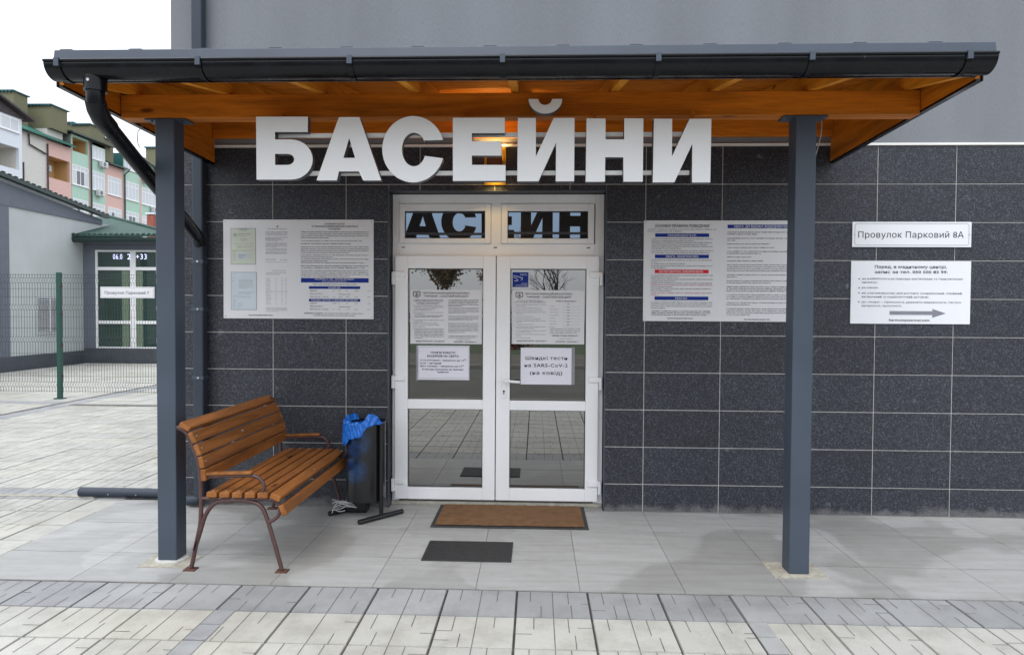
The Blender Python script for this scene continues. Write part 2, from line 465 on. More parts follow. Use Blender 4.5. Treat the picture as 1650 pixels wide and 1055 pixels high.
FONT = {}
def text_geo(s, bold=0.0, sp=1.0):
    key = (s, bold, sp)
    if key not in FONT:
        cu = bpy.data.curves.new('t', 'FONT'); cu.body = s; cu.size = 1.0; cu.resolution_u = 2; cu.offset = bold; cu.space_character = sp
        ob = bpy.data.objects.new('t', cu); COL.objects.link(ob)
        bpy.context.view_layer.update()
        me = bpy.data.meshes.new_from_object(ob)
        vs = [(v.co.x, v.co.y) for v in me.vertices]; fs = [tuple(p.vertices) for p in me.polygons]
        bpy.data.objects.remove(ob); bpy.data.meshes.remove(me); bpy.data.curves.remove(cu)
        FONT[key] = (vs, fs)
    return FONT[key]
def put_text(mb, s, x0, x1, zbase, zcap, y, m=0, bold=0.0, sp=1.0):
    """text stretched to x0..x1, baseline zbase; capital height from zcap"""
    vs, fs = text_geo(s, bold, sp)
    if not vs: return
    a = min(v[0] for v in vs); b = max(v[0] for v in vs)
    k = (x1 - x0) / (b - a); kz = (zcap - zbase) / 0.72
    mb.add([(x0 + (v[0] - a) * k, y, zbase + v[1] * kz) for v in vs], fs, m)

class Board:
    """writes on a flat board facing -Y, in its own layout units"""
    def __init__(s, u0, v0, u1, v1, x0, z0, x1, z1, y):
        s.a = (u0, v0, u1, v1, x0, z0, x1, z1); s.y = y; s.mb = MB(); s.n = 0
    def X(s, u): u0, v0, u1, v1, x0, z0, x1, z1 = s.a; return x0 + (u - u0) / (u1 - u0) * (x1 - x0)
    def Z(s, v): u0, v0, u1, v1, x0, z0, x1, z1 = s.a; return z0 + (v - v0) / (v1 - v0) * (z1 - z0)
    def rect(s, u0, v0, u1, v1, m, lift=0.0):
        x0, x1, za, zb = s.X(u0), s.X(u1), s.Z(v1), s.Z(v0); y = s.y - .0012 - lift
        s.mb.quad((x0, y, za), (x1, y, za), (x1, y, zb), (x0, y, zb), m)
    def text(s, t, u0, u1, vbase, vcap, m, bold=0.0, lift=.0012, sp=1.04):
        put_text(s.mb, t, s.X(u0), s.X(u1), s.Z(vbase), s.Z(vcap), s.y - .0012 - lift, m, min(bold, .013), sp)
    def para(s, u0, u1, v, n, pitch, m, last=.5, h=.42, ragged=False):
        for i in range(n):
            e = u1 if i < n - 1 else u0 + (u1 - u0) * last
            if ragged and i < n - 1: e = u1 - rnd.random() * (u1 - u0) * .1
            u = u0
            if m in (1, 2) or h < .4: lw = pitch * .36
            else: lw = pitch * .42
            while u < e - lw:
                k = rnd.choice((1, 2, 3, 5, 6, 7, 8, 9, 10, 12))
                for _ in range(k):
                    if u > e - lw: break
                    t = rnd.random()
                    v0 = v + i * pitch + (0 if t < .25 else pitch * .1)
                    s.rect(u, v0, u + lw * rnd.uniform(.45, .8), v + i * pitch + pitch * (h + (.1 if t > .88 else 0)), m)
                    u += lw
                u += lw * .7

# ------------------------------------------------------------------ ground
o = one((-90, -90, -.20, 90, 120, -.03), 'ground', 'earth'); structure(o)
o = one((-40, -45, -.03, 45, -19.5, -.005), 'lawn', 'lawn'); structure(o)

TX0, TX1, TY0, TY1 = -.72, 9.0, -1.54, .10          # terrace
PW, PD = .400, .326
pav = MB(); gro = MB()
def paver_cell(x0, y0, x1, y1, m, zt=-.004, near=True):
    g = .004; c = .0035
    a0, b0, a1, b1 = x0 + g, y0 + g, x1 - g, y1 - g
    if a1 - a0 < .02 or b1 - b0 < .02: return
    dz = rnd.uniform(-.0015, .0015); z = zt + dz
    v = [(a0, b0, z - .016), (a1, b0, z - .016), (a1, b1, z - .016), (a0, b1, z - .016),
         (a0 + c, b0 + c, z), (a1 - c, b0 + c, z), (a1 - c, b1 - c, z), (a0 + c, b1 - c, z)]
    pav.add(v, [(4, 5, 6, 7), (0, 1, 5, 4), (1, 2, 6, 5), (2, 3, 7, 6), (3, 0, 4, 7)], m)
    if not near: return
    zz = z + .0012
    def line(p, q, r, s, mm): gro.quad((p, q, zz), (r, q, zz), (r, s, zz), (p, s, zz), mm)
    W = a1 - a0; D = b1 - b0
    if W > .3:
        xm = (a0 + a1) / 2
        line(xm - .0022, b0, xm + .0022, b1, 1)
        for h in (0, 1):
            xs = a0 + W * (.25 + .5 * h)
            if rnd.random() < .85:
                xx = xs + rnd.uniform(-.03, .0); L = D * rnd.uniform(.35, .55)
                line(xx - .0022, b1 - L, xx + .0022, b1, 1)
            if rnd.random() < .7:
                xx = xs + rnd.uniform(0, .04); L = D * rnd.uniform(.3, .5)
                line(xx - .0022, b0, xx + .0022, b0 + L, 1)
        for k in range(2):
            if rnd.random() < .55:
                yy = b0 + D * rnd.uniform(.2, .8); side = rnd.random() < .5
                L = rnd.uniform(.04, .09)
                line(a0 if side else a1 - L, yy - .002, a0 + L if side else a1, yy + .002, 0 if rnd.random() < .4 else 1)
def gray_at(xc, yc):
    if TY0 - PD - .01 < yc < TY0 and xc > -3.5: return True         # strip along the terrace front
    if abs(yc - .40) < .17 and xc < -.3: return True                # strip level with the wall
    if -5.25 < xc < -5.0 and yc > .6: return True
    return False
xs0 = 3.04 - 60 * PW
ys = [TY0 - PD * k for k in range(0, 42)]
for k in range(15):
    y1, y0 = ys[k], ys[k + 1]
    nx = 0
    x = xs0
    while x < 11:
        xa, xb = x, x + PW
        x = xb
        if xb < -13: continue
        m = 1 if gray_at((xa + xb) / 2, (y0 + y1) / 2) else 0
        # narrow grey cross strips
        near = y1 > -5.5 and -8 < xa < 9
        paver_cell(xa, y0, xb, y1, m, near=near)
# plaza beside and behind the building corner
y = TY0
while y < 16.0:
    y1 = y + PD
    xend = TX0 if y1 <= TY1 + .02 else -.25
    if y < TY1 < y1: xend = TX0
    x = xs0
    while x < xend - .02:
        xa, xb = x, min(x + PW, xend); x += PW
        if xb < -13: continue
        if y > 13.7 and xa < -7.5 or xa < -10.7: continue
        m = 1 if gray_at((xa + xb) / 2, (y + y1) / 2) else 0
        paver_cell(xa, y, xb, y1, m, near=(y < 5 and xa > -9))
    y = y1
# grey cross strip in the apron and a diagonal-looking band near the fence
paving = pav.build('paving', ['paver_white', 'paver_gray']); structure(paving)
g = gro.build('paving_grooves', ['joint', 'joint_light']); structure(g)
b = MB()
b.box(-14, -6.46, -.029, 11, TY0, -.016); b.box(-14, TY0, -.029, TX0, 17, -.016)
b.box(TX0, TY1, -.029, -.24, 17, -.016)
structure(b.build('paving_bed', 'joint'))
# dark grey runs laid into the paving
b = MB()
for (x0, y0, x1, y1) in ((1.042, -2.6, 1.148, -1.87), (3.842, -2.6, 3.938, -1.87)):
    yy = y1
    while yy > y0:
        b.box(x0, yy - .155, -.01, x1, yy - .004, .0005); yy -= .163
b.box(-10.6, 5.5, -.01, -5.3, 5.78, .0006)
structure(b.build('grey_paver_run', 'paver_gray'))
b = MB(); b.box(-5.32, .6, -.01, -5.26, 14, .0008); b.box(-5.0, 5.35, -.01, -.3, 5.5, .0008)
structure(b.build('dark_line', 'joint_light'))  # thin dark strips lying on the paving
# pale cable and mortar line beside the strip
b = MB()
pts = [(-9 + i * .25, .155 + .012 * math.sin(i * 1.7) + rnd.uniform(-.006, .006), .0) for i in range(33)]
b.tube(pts, .014, 6)
o = b.build('mortar_line', 'mortar'); structure(o)

# terrace of large stone slabs
b = MB()
b.box(TX0, TY0, -.05, TX1, TY1 if False else .0, -.006, 1)
b.box(TX0, .0, -.05, -.24, TY1, -.006, 1)
b.box(1.545, 0, -.05, 3.29, .16, -.006, 1)
rows = [(TY0 + .004, -1.085), (-1.081, -.484), (-.480, -.002)]
xs = [TX0 + .003, -.6 + .0] + [.6 * k for k in range(0, 16)]
xs = [TX0 + .003] + [.6 * k for k in range(0, 15)] + [TX1]
def slab(x0, y0, x1, y1):
    b.box(x0 + .0015, y0 + .0015, -.006, x1 - .0015, y1 - .0015, .0, 0)
for (ya, yb) in rows:
    i = 0
    while i < len(xs) - 1:
        slab(xs[i], ya, xs[i + 1], yb); i += 1
slab(TX0 + .003, 0, -.25, TY1 - .002)
slab(1.55, .0, 2.4, .15); slab(2.4, .0, 3.285, .15)
terr = b.build('terrace', ['slab', 'slab_joint']); structure(terr)
b = MB(); b.box(-90, -13.0, -.03, 90, -6.47, -.012)
structure(b.build('road', 'asphalt'))
b = MB(); b.box(-90, -19.5, -.03, 90, -13.1, -.010)
structure(b.build('soil_strip', 'earth'))
b = MB(); b.box(-90, -13.1, -.03, 90, -13.0, .09); b.box(-14, -6.56, -.03, 11, -6.465, -.002)
structure(b.build('kerb', 'mortar'))

# ------------------------------------------------------------------ the pool building
bld = thing('pool_building', 'grey plastered building with charcoal tiled ground floor and white double entrance door', 'building', (2.4, 0, 0))
DX0, DX1, DZ = 1.545, 3.290, 2.556
b = MB()
b.box(-.23, .0, 2.925, 10.2, 8, 8.2)
b.box(-.222, .012, 0, DX0 - .004, 8, 2.925); b.box(DX1 + .004, .012, 0, 10.2, 8, 2.925)
b.box(DX0 - .004, .012, DZ + .006, DX1 + .004, 8, 2.925)
b.box(DX0 - .004, .19, 0, DX1 + .004, 8, DZ + .006)
b.build('plaster_wall', 'plaster', bld)
one((-.235, -.012, 2.907, 10.2, .012, 2.9245), 'trim_strip', 'white_trim', bld)
# cladding
b = MB(); G = .0028
b.box(-.225, .004, 0, DX0 - .002, .0115, 2.906, 1); b.box(DX1 + .002, .004, 0, 10.2, .0115, 2.906, 1)
b.box(DX0 - .002, .004, DZ + .002, DX1 + .002, .0115, 2.906, 1)
def tile(x0, z0, x1, z1):
    x0 += G; x1 -= G; z0 += G; z1 -= G
    if x1 - x0 < .01 or z1 - z0 < .01: return
    c = .0015; f = rnd.uniform(-.0006, .0006)
    v = [(x0, .004, z0), (x1, .004, z0), (x1, .004, z1), (x0, .004, z1), (x0 + c, f, z0 + c), (x1 - c, f, z0 + c), (x1 - c, f, z1 - c), (x0 + c, f, z1 - c)]
    b.add(v, [(4, 5, 6, 7), (0, 1, 5, 4), (1, 2, 6, 5), (2, 3, 7, 6), (3, 0, 4, 7)], 0)
cx = [-.23] + [.6 * k for k in range(0, 18)]
cx[-1] = 10.2
zr = [2.9065 - .2985 * k for k in range(10)] + [0.0]
for i in range(len(cx) - 1):
    for j in range(len(zr) - 1):
        x0, x1, z1, z0 = cx[i], cx[i + 1], zr[j], zr[j + 1]
        if x1 <= DX0 or x0 >= DX1 or z0 >= DZ: tile(x0, z0, x1, z1); continue
        if x0 < DX0: tile(x0, z0, DX0 + G, z1)
        if x1 > DX1: tile(DX1 - G, z0, x1, z1)
        if z1 > DZ: tile(max(x0, DX0), DZ - G, min(x1, DX1), z1)
# tiled reveals of the doorway
for j in range(len(zr) - 1):
    z1, z0 = min(zr[j], DZ), zr[j + 1]
    if z1 - z0 < .02: continue
    b.box(DX0 - .006, .006, z0 + .002, DX0, .18, z1 - .002); b.box(DX1, .006, z0 + .002, DX1 + .006, .18, z1 - .002)
b.box(DX0, .006, DZ, DX1, .18, DZ + .006)
b.build('tile_cladding', ['granite', 'grout'], bld)
b = MB()
for x in (DX0 - .004, DX1 - .004): b.box(x, -.003, .0, x + .008, .006, DZ)
b.box(DX0 - .004, -.003, DZ - .002, DX1 + .004, .006, DZ + .006)
b.build('corner_trim', 'steel', bld)

# door frame
FY = .13
b = MB()
b.box(1.551, FY, .02, 1.606, FY + .07, 2.552); b.box(3.214, FY, .02, 3.286, FY + .07, 2.552)
b.box(1.606, FY, 2.478, 3.214, FY + .07, 2.552)
b.box(1.606, FY, 2.05, 3.214, FY + .07, 2.150)
b.box(2.364, FY, 2.150, 2.446, FY + .07, 2.478)
b.build('door_frame', 'pvc', bld, .003)
b = MB(); b.box(1.551, .10, .0, 3.286, .2, .026)
b.build('threshold', 'mortar', bld, .003)
def sash(parent, name, x0, z0, x1, z1, px0, pz0, px1, pz1, y, mid=None, glassm='glass', yaw=0, tip=0):
    b = MB()
    d = .065
    b.box(x0, y, z0, px0, y + d, z1); b.box(px1, y, z0, x1, y + d, z1)
    b.box(px0, y, z0, px1, y + d, pz0); b.box(px0, y, pz1, px1, y + d, z1)
    if mid: b.box(px0, y, mid[0], px1, y + d, mid[1])
    s = b.build(name, 'pvc', parent, .004)
    zs = [(pz0, pz1)] if not mid else [(pz0, mid[0]), (mid[1], pz1)]
    g = MB()
    for za, zb in zs:
        e = .006
        g.box(px0 - .002, y + .028, za - .002, px0 + e, y + .034, zb + .002); g.box(px1 - e, y + .028, za - .002, px1 + .002, y + .034, zb + .002)
        g.box(px0 + e, y + .028, za - .002, px1 - e, y + .034, za + e); g.box(px0 + e, y + .028, zb - e, px1 - e, y + .034, zb + .002)
    g.build('gasket', 'pvc_gasket', s)
    for za, zb in zs:
        g = MB(); yc = y + .040 if not yaw else y + .047
        g.obox(((px0 + px1) / 2, yc, (za + zb) / 2), ((px1 - px0) / 2 + .004, ((px1 - px0) / 2) * math.sin(yaw), 0), (0, .004, 0), (0, (zb - za) / 2 * math.sin(tip), (zb - za) / 2 + .004))
        g.build('pane', glassm, s)
    return s
sash(bld, 'transom_window', 1.606, 2.152, 2.362, 2.476, 1.651, 2.193, 2.314, 2.417, FY - .008, glassm='transom_glass', yaw=R(1.6), tip=R(.4))
sash(bld, 'transom_window', 2.448, 2.152, 3.206, 2.476, 2.499, 2.193, 3.156, 2.417, FY - .008, glassm='transom_glass', yaw=R(1.0), tip=R(.2))
LY = .095
leafL = sash(bld, 'door_leaf', 1.578, .045, 2.406, 2.048, 1.684, .143, 2.304, 1.944, LY, (.792, .871))
leafR = sash(bld, 'door_leaf', 2.413, .045, 3.247, 2.048, 2.525, .146, 3.144, 1.944, LY, (.789, .868))
for leaf, xs_, sg in ((leafL, 1.566, 1), (leafR, 3.262, -1)):
    for zc in (1.885, 1.035, .185):
        h = MB()
        h.box(xs_ - .012, LY - .022, zc - .075, xs_ + .012, LY + .03, zc + .03)
        h.box(xs_ + sg * .012, LY - .018, zc - .012, xs_ + sg * .095, LY - .001, zc + .032)
        h.build('hinge', 'pvc', leaf, .004)
h = MB()
h.box(2.462, LY - .009, .89, 2.494, LY - .001, 1.10)
h.tube([(2.478, LY - .006, 1.035), (2.478, LY - .05, 1.035), (2.495, LY - .058, 1.033), (2.61, LY - .058, 1.025)], .011, 10)
h.build('handle', 'pvc', leafR, .003)
h = MB(); h.tube([(2.478, LY - .0095, .945), (2.478, LY - .012, .945)], .0085, 12); h.box(2.475, LY - .012, .918, 2.481, LY - .0095, .94)
h.build('keyhole', 'black', leafR)
for x in (1.64, 2.40, 3.16): one((x - .014, FY - .003, 2.115, x + .014, FY - .0002, 2.122), 'drain_slot', 'black', bld)

# main downpipe of the building
b = MB()
b.box(-.012, -.103, .09, .074, -.022, 8.0)
pipe = b.build('downpipe', 'pipe_paint', bld, .012)
b = MB(); b.tube([(.031, -.062, .15), (.031, -.062, .09), (.01, -.066, .06), (-.08, -.06, .046)], .04, 14); b.build('pipe_shoe', 'pipe_paint', pipe)
for z in (3.6, 1.98, 1.60, 1.05):
    b = MB(); b.box(-.015, -.106, z - .013, .077, -.018, z + .013)
    b.tube([(.036, -.106, z), (.036, -.113, z)], .008, 8, 1)
    b.build('pipe_clamp', ['steel', 'zinc'], pipe)

gp = MB()
gp.tube([(-.34, .13, .046), (-.6, .155, .042), (-1.13, .16, .042)], .040, 20)
gp.tube([(-.52, .15, .042), (-.56, .152, .042)], .0425, 20)
for x in (-.62, -.86): gp.tube([(x, .118, .035), (x, .112, .033)], .006, 6, 1)
tag(gp.build('drain_pipe', ['pipe_paint', 'zinc']), 'dark grey drain outlet pipe lying on the paving left of the canopy post', 'pipe')

# ------------------------------------------------------------------ entrance canopy
can = thing('entrance_canopy', 'timber lean-to canopy with dark metal roof, gutter and two steel posts over the entrance', 'canopy', (2.6, -.6, 0))
SL = .2
def zu(y): return 2.935 + (y + 1.22) * SL          # underside of the rafters
for (x0, dx) in ((.355, .122), (4.293, .122)):
    b = MB(); b.box(x0, -1.232, .002, x0 + dx, -1.11, 2.786)
    p = b.build('post', 'steel', can, .006)
    for xa, xb in ((x0 - .07, x0 - .002), (x0 + dx + .002, x0 + dx + .07)):
        k = MB(); k.box(xa, -1.228, 2.776, xb, -1.115, 2.7835); k.tube([((xa + xb) / 2, -1.2, 2.7765), ((xa + xb) / 2, -1.2, 2.768)], .008, 6)
        k.build('post_flange', 'steel', p)
one((.135, -1.225, 2.788, 5.025, -1.12, 2.932), 'front_beam', 'wood_x', can, .004)
one((.135, -.055, 2.972, 5.025, -.004, 3.16), 'wall_beam', 'wood_x', can, .003)
RX = [.205, .797, 1.398, 1.997, 2.600, 3.205, 3.806, 4.386, 4.955]
for x in RX:
    b = MB()
    prof = [(-1.72, zu(-1.72)), (-.06, zu(-.06)), (-.06, zu(-.06) + .11), (-1.72, zu(-1.72) + .11)]
    b.prism([(x - .024, y, z) for y, z in prof], (.048, 0, 0))
    b.build('rafter', 'wood_lit', can, .002)
b = MB(); n = 14
for k in range(n):                                  # soffit boards running along the eave
    ya = -1.735 + 1.735 * k / n; yb = -1.735 + 1.735 * (k + 1) / n - .004
    b.prism([(.135, ya, zu(ya) + .112), (.135, yb, zu(yb) + .112), (.135, yb, zu(yb) + .13), (.135, ya, zu(ya) + .13)], (4.89, 0, 0))
b.build('soffit', 'wood_x', can)
b = MB()
prof = [(-1.76, zu(-1.76) + .134), (-.0, zu(0) + .134), (-.0, zu(0) + .168), (-1.76, zu(-1.76) + .168)]
b.prism([(.118, y, z) for y, z in prof], (4.975, 0, 0))
x = .125
while x < 4.98:                                      # tile-profile ridges of the sheet
    L = .1
    b.prism([(x, -1.76, zu(-1.76) + .166), (x + .02, -1.76, zu(-1.76) + .178), (x + L - .02, -1.76, zu(-1.76) + .178), (x + L, -1.76, zu(-1.76) + .166)], (0, 1.74, 1.74 * SL))
    x += .385
b.build('roof_sheet', 'roof_metal', can)
b = MB()
b.prism([(.12, -1.785, 2.915), (.12, -1.762, 2.915), (.12, -1.762, 2.996), (.12, -1.772, 2.996)], (4.97, 0, 0))
b.build('drip_flashing', 'roof_metal', can, .003)
one((.135, -1.735, 2.832, 5.025, -1.722, 2.94), 'fascia', 'steel_dark', can)
for x0, nm in ((.103, 'l'), (5.028, 'r')):
    b = MB()
    b.prism([(x0, -1.715, 2.826), (x0, -.0045, 2.782), (x0, -.0045, zu(0) + .128), (x0, -1.715, zu(-1.715) + .128)], (.026, 0, 0))
    c = b.build('cheek_board', 'wood_y', can, .002)
    e = MB()
    xo = x0 - .006 if nm == 'l' else x0 + .027
    e.prism([(xo, -1.73, 2.812), (xo, -.006, 2.768), (xo, -.006, zu(0) + .13), (xo, -1.73, zu(-1.73) + .13)], (.005, 0, 0))
    e.prism([(min(x0, xo), -1.722, 2.8115), (min(x0, xo), -.007, 2.7675), (min(x0, xo), -.007, 2.781), (min(x0, xo), -1.722, 2.825)], (.032, 0, 0))
    e.build('edge_flashing', 'steel_dark', c)
# half-round gutter
GY, GZ, GR = -1.833, 2.886, .079
gx0, gx1 = .162, 5.015
b = MB(); n = 16
prof = [(GY - GR * math.cos(math.pi * k / n), GZ - GR * math.sin(math.pi * k / n)) for k in range(n + 1)]
inner = [(GY - (GR - .004) * math.cos(math.pi * k / n), GZ - (GR - .004) * math.sin(math.pi * k / n)) for k in range(n, -1, -1)]
ring = prof + inner
nn = len(ring)
b.add([(gx0, y, z) for y, z in ring] + [(gx1, y, z) for y, z in ring], [(i, (i + 1) % nn, (i + 1) % nn + nn, i + nn) for i in range(nn)], 0, True)
for x in (gx0, gx1 - .003):
    b.prism([(x, y, z) for y, z in prof], (.003, 0, 0))
b.tube([(gx0, GY - GR, GZ + .002), (gx1, GY - GR, GZ + .002)], .0075, 8)
gut = b.build('gutter', 'steel_dark', can)
for x in (.238, .985, 1.775, 2.559, 3.344, 4.105, 4.872):
    b = MB(); n = 12
    pts = [(GY - (GR + .004) * math.cos(math.pi * k / n), GZ - (GR + .004) * math.sin(math.pi * k / n)) for k in range(n + 1)]
    ins = [(GY - (GR + .0075) * math.cos(math.pi * k / n), GZ - (GR + .0075) * math.sin(math.pi * k / n)) for k in range(n + 1)]
    b.add([(x - .013, y, z) for y, z in pts] + [(x + .013, y, z) for y, z in pts] + [(x - .013, y, z) for y, z in ins] + [(x + .013, y, z) for y, z in ins],
          [f for i in range(n) for f in ((i + 2 * n + 2, i + 2 * n + 3, i + 3 * n + 4, i + 3 * n + 3), (i, i + 2 * n + 2, i + 2 * n + 3, i + 1)[::-1], (i + n + 1, i + n + 2, i + 3 * n + 4, i + 3 * n + 3))])
    b.f = [f for f in b.f]
    b.box(x - .013, GY - GR - .012, GZ - .03, x + .013, GY - GR + .006, GZ + .012, 1)
    b.build('gutter_bracket', ['steel_dark', 'steel'], gut)
# outlet, elbow and raking downpipe
b = MB()
b.tube([(.385, -1.83, 2.835), (.385, -1.83, 2.75)], .056, 20)
b.tube([(.385, -1.83, 2.76), (.385, -1.83, 2.70), (.380, -1.81, 2.665), (.365, -1.75, 2.63), (.05, -.115, 2.17), (.04, -.07, 2.12)], .046, 20)
b.tube([(.385, -1.83, 2.70), (.380, -1.81, 2.665), (.365, -1.75, 2.63), (.35, -1.67, 2.608)], .051, 20)
b.tube([(.385, -1.887, 2.795), (.385, -1.892, 2.795)], .008, 8, 1)
b.build('rainwater_pipe', ['steel_dark', 'zinc'], can)
# mortar pads round the post feet
b = MB(); b.box(4.19, -1.29, .0, 4.51, -1.04, .004)
b.build('post_footing', 'mortar', can)
b = MB(); b.box(.275, -1.325, .0, .585, -1.12, .004)
b.prism([(.42 + .1 * math.cos(a * .3927), -1.18 + .1 * math.sin(a * .3927), .003) for a in range(16)], (0, 0, .009), 1)
b.build('post_footing', ['mortar', 'mortar_white'], can)

# thin cables under the canopy
b = MB(); b.tube([(.130, -1.0, 2.86), (.124, -1.0, 2.815), (.134, -1.0, 2.795), (.106, -1.0, 2.767), (.100, -1.0, 2.70), (.116, -1.0, 2.661)], .0032, 6)
tag(b.build('cable_end', 'cable'), 'thin loose white cable end dangling from the canopy edge left of the left post', 'cable')
b = MB(); b.tube([(4.508, -1.08, 2.786), (4.507, -1.07, 2.70), (4.50, -1.02, 2.60), (4.495, -.99, 2.55)], .0032, 6)
tag(b.build('cable_end', 'cable'), 'straight white cable hanging down beside the top of the right post', 'cable')

# ------------------------------------------------------------------ the big lettering
LET = [
    ('Б', [(1.055, 2.75), (1.369, 2.749), (1.368, 2.658), (1.17, 2.659), (1.17, 2.615), (1.266, 2.614), (1.266, 2.614), (1.295, 2.611), (1.323, 2.602), (1.349, 2.588), (1.37, 2.569), (1.385, 2.546), (1.395, 2.521), (1.398, 2.495), (1.395, 2.468), (1.385, 2.443), (1.369, 2.42), (1.348, 2.402), (1.323, 2.387), (1.295, 2.379), (1.265, 2.376), (1.057, 2.376)], [(1.17, 2.529), (1.247, 2.529), (1.247, 2.529), (1.262, 2.526), (1.275, 2.519), (1.283, 2.508), (1.286, 2.496), (1.283, 2.483), (1.274, 2.473), (1.262, 2.466), (1.247, 2.463), (1.17, 2.463)]),
    ('А', [(1.556, 2.745), (1.68, 2.745), (1.811, 2.37), (1.702, 2.37), (1.676, 2.424), (1.556, 2.424), (1.544, 2.371), (1.421, 2.371)], [(1.618, 2.621), (1.583, 2.504), (1.653, 2.504)]),
    ('С', [(2.18, 2.608), (2.171, 2.634), (2.158, 2.658), (2.142, 2.681), (2.124, 2.701), (2.102, 2.718), (2.079, 2.731), (2.054, 2.741), (2.029, 2.747), (2.002, 2.75), (1.976, 2.748), (1.95, 2.742), (1.925, 2.733), (1.902, 2.719), (1.88, 2.703), (1.862, 2.683), (1.846, 2.661), (1.833, 2.636), (1.824, 2.61), (1.818, 2.583), (1.816, 2.555), (1.818, 2.527), (1.824, 2.499), (1.833, 2.473), (1.846, 2.449), (1.862, 2.426), (1.881, 2.406), (1.902, 2.389), (1.926, 2.376), (1.951, 2.366), (1.977, 2.36), (2.003, 2.358), (2.03, 2.36), (2.055, 2.367), (2.08, 2.376), (2.103, 2.39), (2.124, 2.407), (2.143, 2.427), (2.159, 2.449), (2.171, 2.474), (2.18, 2.5), (2.06, 2.516), (2.072, 2.515), (2.066, 2.498), (2.057, 2.483), (2.046, 2.47), (2.034, 2.461), (2.02, 2.455), (2.006, 2.453), (1.992, 2.455), (1.979, 2.461), (1.966, 2.47), (1.956, 2.482), (1.947, 2.497), (1.94, 2.514), (1.936, 2.533), (1.934, 2.553), (1.936, 2.572), (1.94, 2.591), (1.946, 2.608), (1.955, 2.623), (1.966, 2.635), (1.978, 2.644), (1.992, 2.65), (2.006, 2.652), (2.02, 2.649), (2.033, 2.644), (2.046, 2.634), (2.057, 2.622), (2.065, 2.607), (2.072, 2.589), (2.063, 2.605)], None),
    ('Е', [(2.237, 2.738), (2.545, 2.737), (2.546, 2.647), (2.351, 2.647), (2.351, 2.6), (2.527, 2.599), (2.527, 2.515), (2.351, 2.516), (2.352, 2.461), (2.551, 2.46), (2.552, 2.367), (2.239, 2.367)], None),
    ('Й', [(2.622, 2.735), (2.728, 2.735), (2.73, 2.509), (2.833, 2.734), (2.956, 2.734), (2.956, 2.364), (2.848, 2.364), (2.849, 2.591), (2.746, 2.364), (2.621, 2.364)], None),
    ('breve', [(2.685, 2.846), (2.742, 2.845), (2.742, 2.845), (2.744, 2.835), (2.75, 2.825), (2.759, 2.817), (2.77, 2.812), (2.782, 2.81), (2.794, 2.812), (2.805, 2.817), (2.814, 2.824), (2.82, 2.834), (2.822, 2.845), (2.823, 2.845), (2.882, 2.845), (2.882, 2.845), (2.881, 2.83), (2.877, 2.815), (2.87, 2.802), (2.86, 2.79), (2.848, 2.78), (2.834, 2.771), (2.818, 2.765), (2.801, 2.761), (2.784, 2.76), (2.767, 2.761), (2.75, 2.765), (2.735, 2.772), (2.721, 2.78), (2.708, 2.791), (2.698, 2.803), (2.691, 2.817), (2.686, 2.831), (2.685, 2.846)], None),
    ('Н', [(3.026, 2.731), (3.137, 2.73), (3.138, 2.608), (3.247, 2.608), (3.246, 2.73), (3.358, 2.729), (3.358, 2.361), (3.245, 2.361), (3.243, 2.503), (3.137, 2.504), (3.137, 2.361), (3.024, 2.361)], None),
    ('И', [(3.419, 2.727), (3.525, 2.726), (3.526, 2.507), (3.626, 2.726), (3.752, 2.725), (3.75, 2.356), (3.644, 2.356), (3.643, 2.58), (3.542, 2.357), (3.416, 2.357)], None),
]
sg = thing('entrance_lettering', 'row of big white capital letters on two rails reading БАСЕЙНИ under the gutter', 'lettering', (2.4, -1.34, 2.36))
for ch, outer, hole in LET:
    bm = bmesh.new()
    edges = []
    for loop in (outer, hole):
        if not loop: continue
        clean = [p for i, p in enumerate(loop) if p != loop[i - 1]]
        vs = [bm.verts.new((x, -1.37, z)) for x, z in clean]
        edges += [bm.edges.new((vs[i], vs[(i + 1) % len(vs)])) for i in range(len(vs))]
    bmesh.ops.triangle_fill(bm, use_beauty=True, use_dissolve=False, edges=edges)
    bm.normal_update()
    for f in bm.faces:
        if f.normal.y > 0: f.normal_flip()
    front = list(bm.faces)
    r = bmesh.ops.extrude_face_region(bm, geom=front)
    for v in [e for e in r['geom'] if isinstance(e, bmesh.types.BMVert)]: v.co.y += .05
    bm.normal_update()
    bm.verts.index_update()
    b = MB()
    b.v = [tuple(v.co) for v in bm.verts]
    for f in bm.faces:
        b.f.append(tuple(v.index for v in f.verts)); b.sm.append(False)
        b.m.append(0 if all(abs(v.co.y + 1.37) < 1e-4 for v in f.verts) else 1)
    bm.free()
    b.build('letter_mark' if ch == 'breve' else 'letter', ['letter_face', 'letter_side'], sg)
one((1.17, -1.318, 2.640, 3.68, -1.298, 2.664), 'rail', 'white_trim', sg)
one((1.30, -1.318, 2.413, 3.64, -1.298, 2.437), 'rail', 'white_trim', sg)
for x in (1.19, 2.29, 3.08, 3.665):
    one((x - .006, -1.297, 2.6645, x + .006, -1.227, 2.796), 'rail_bracket', 'wood_x', sg)

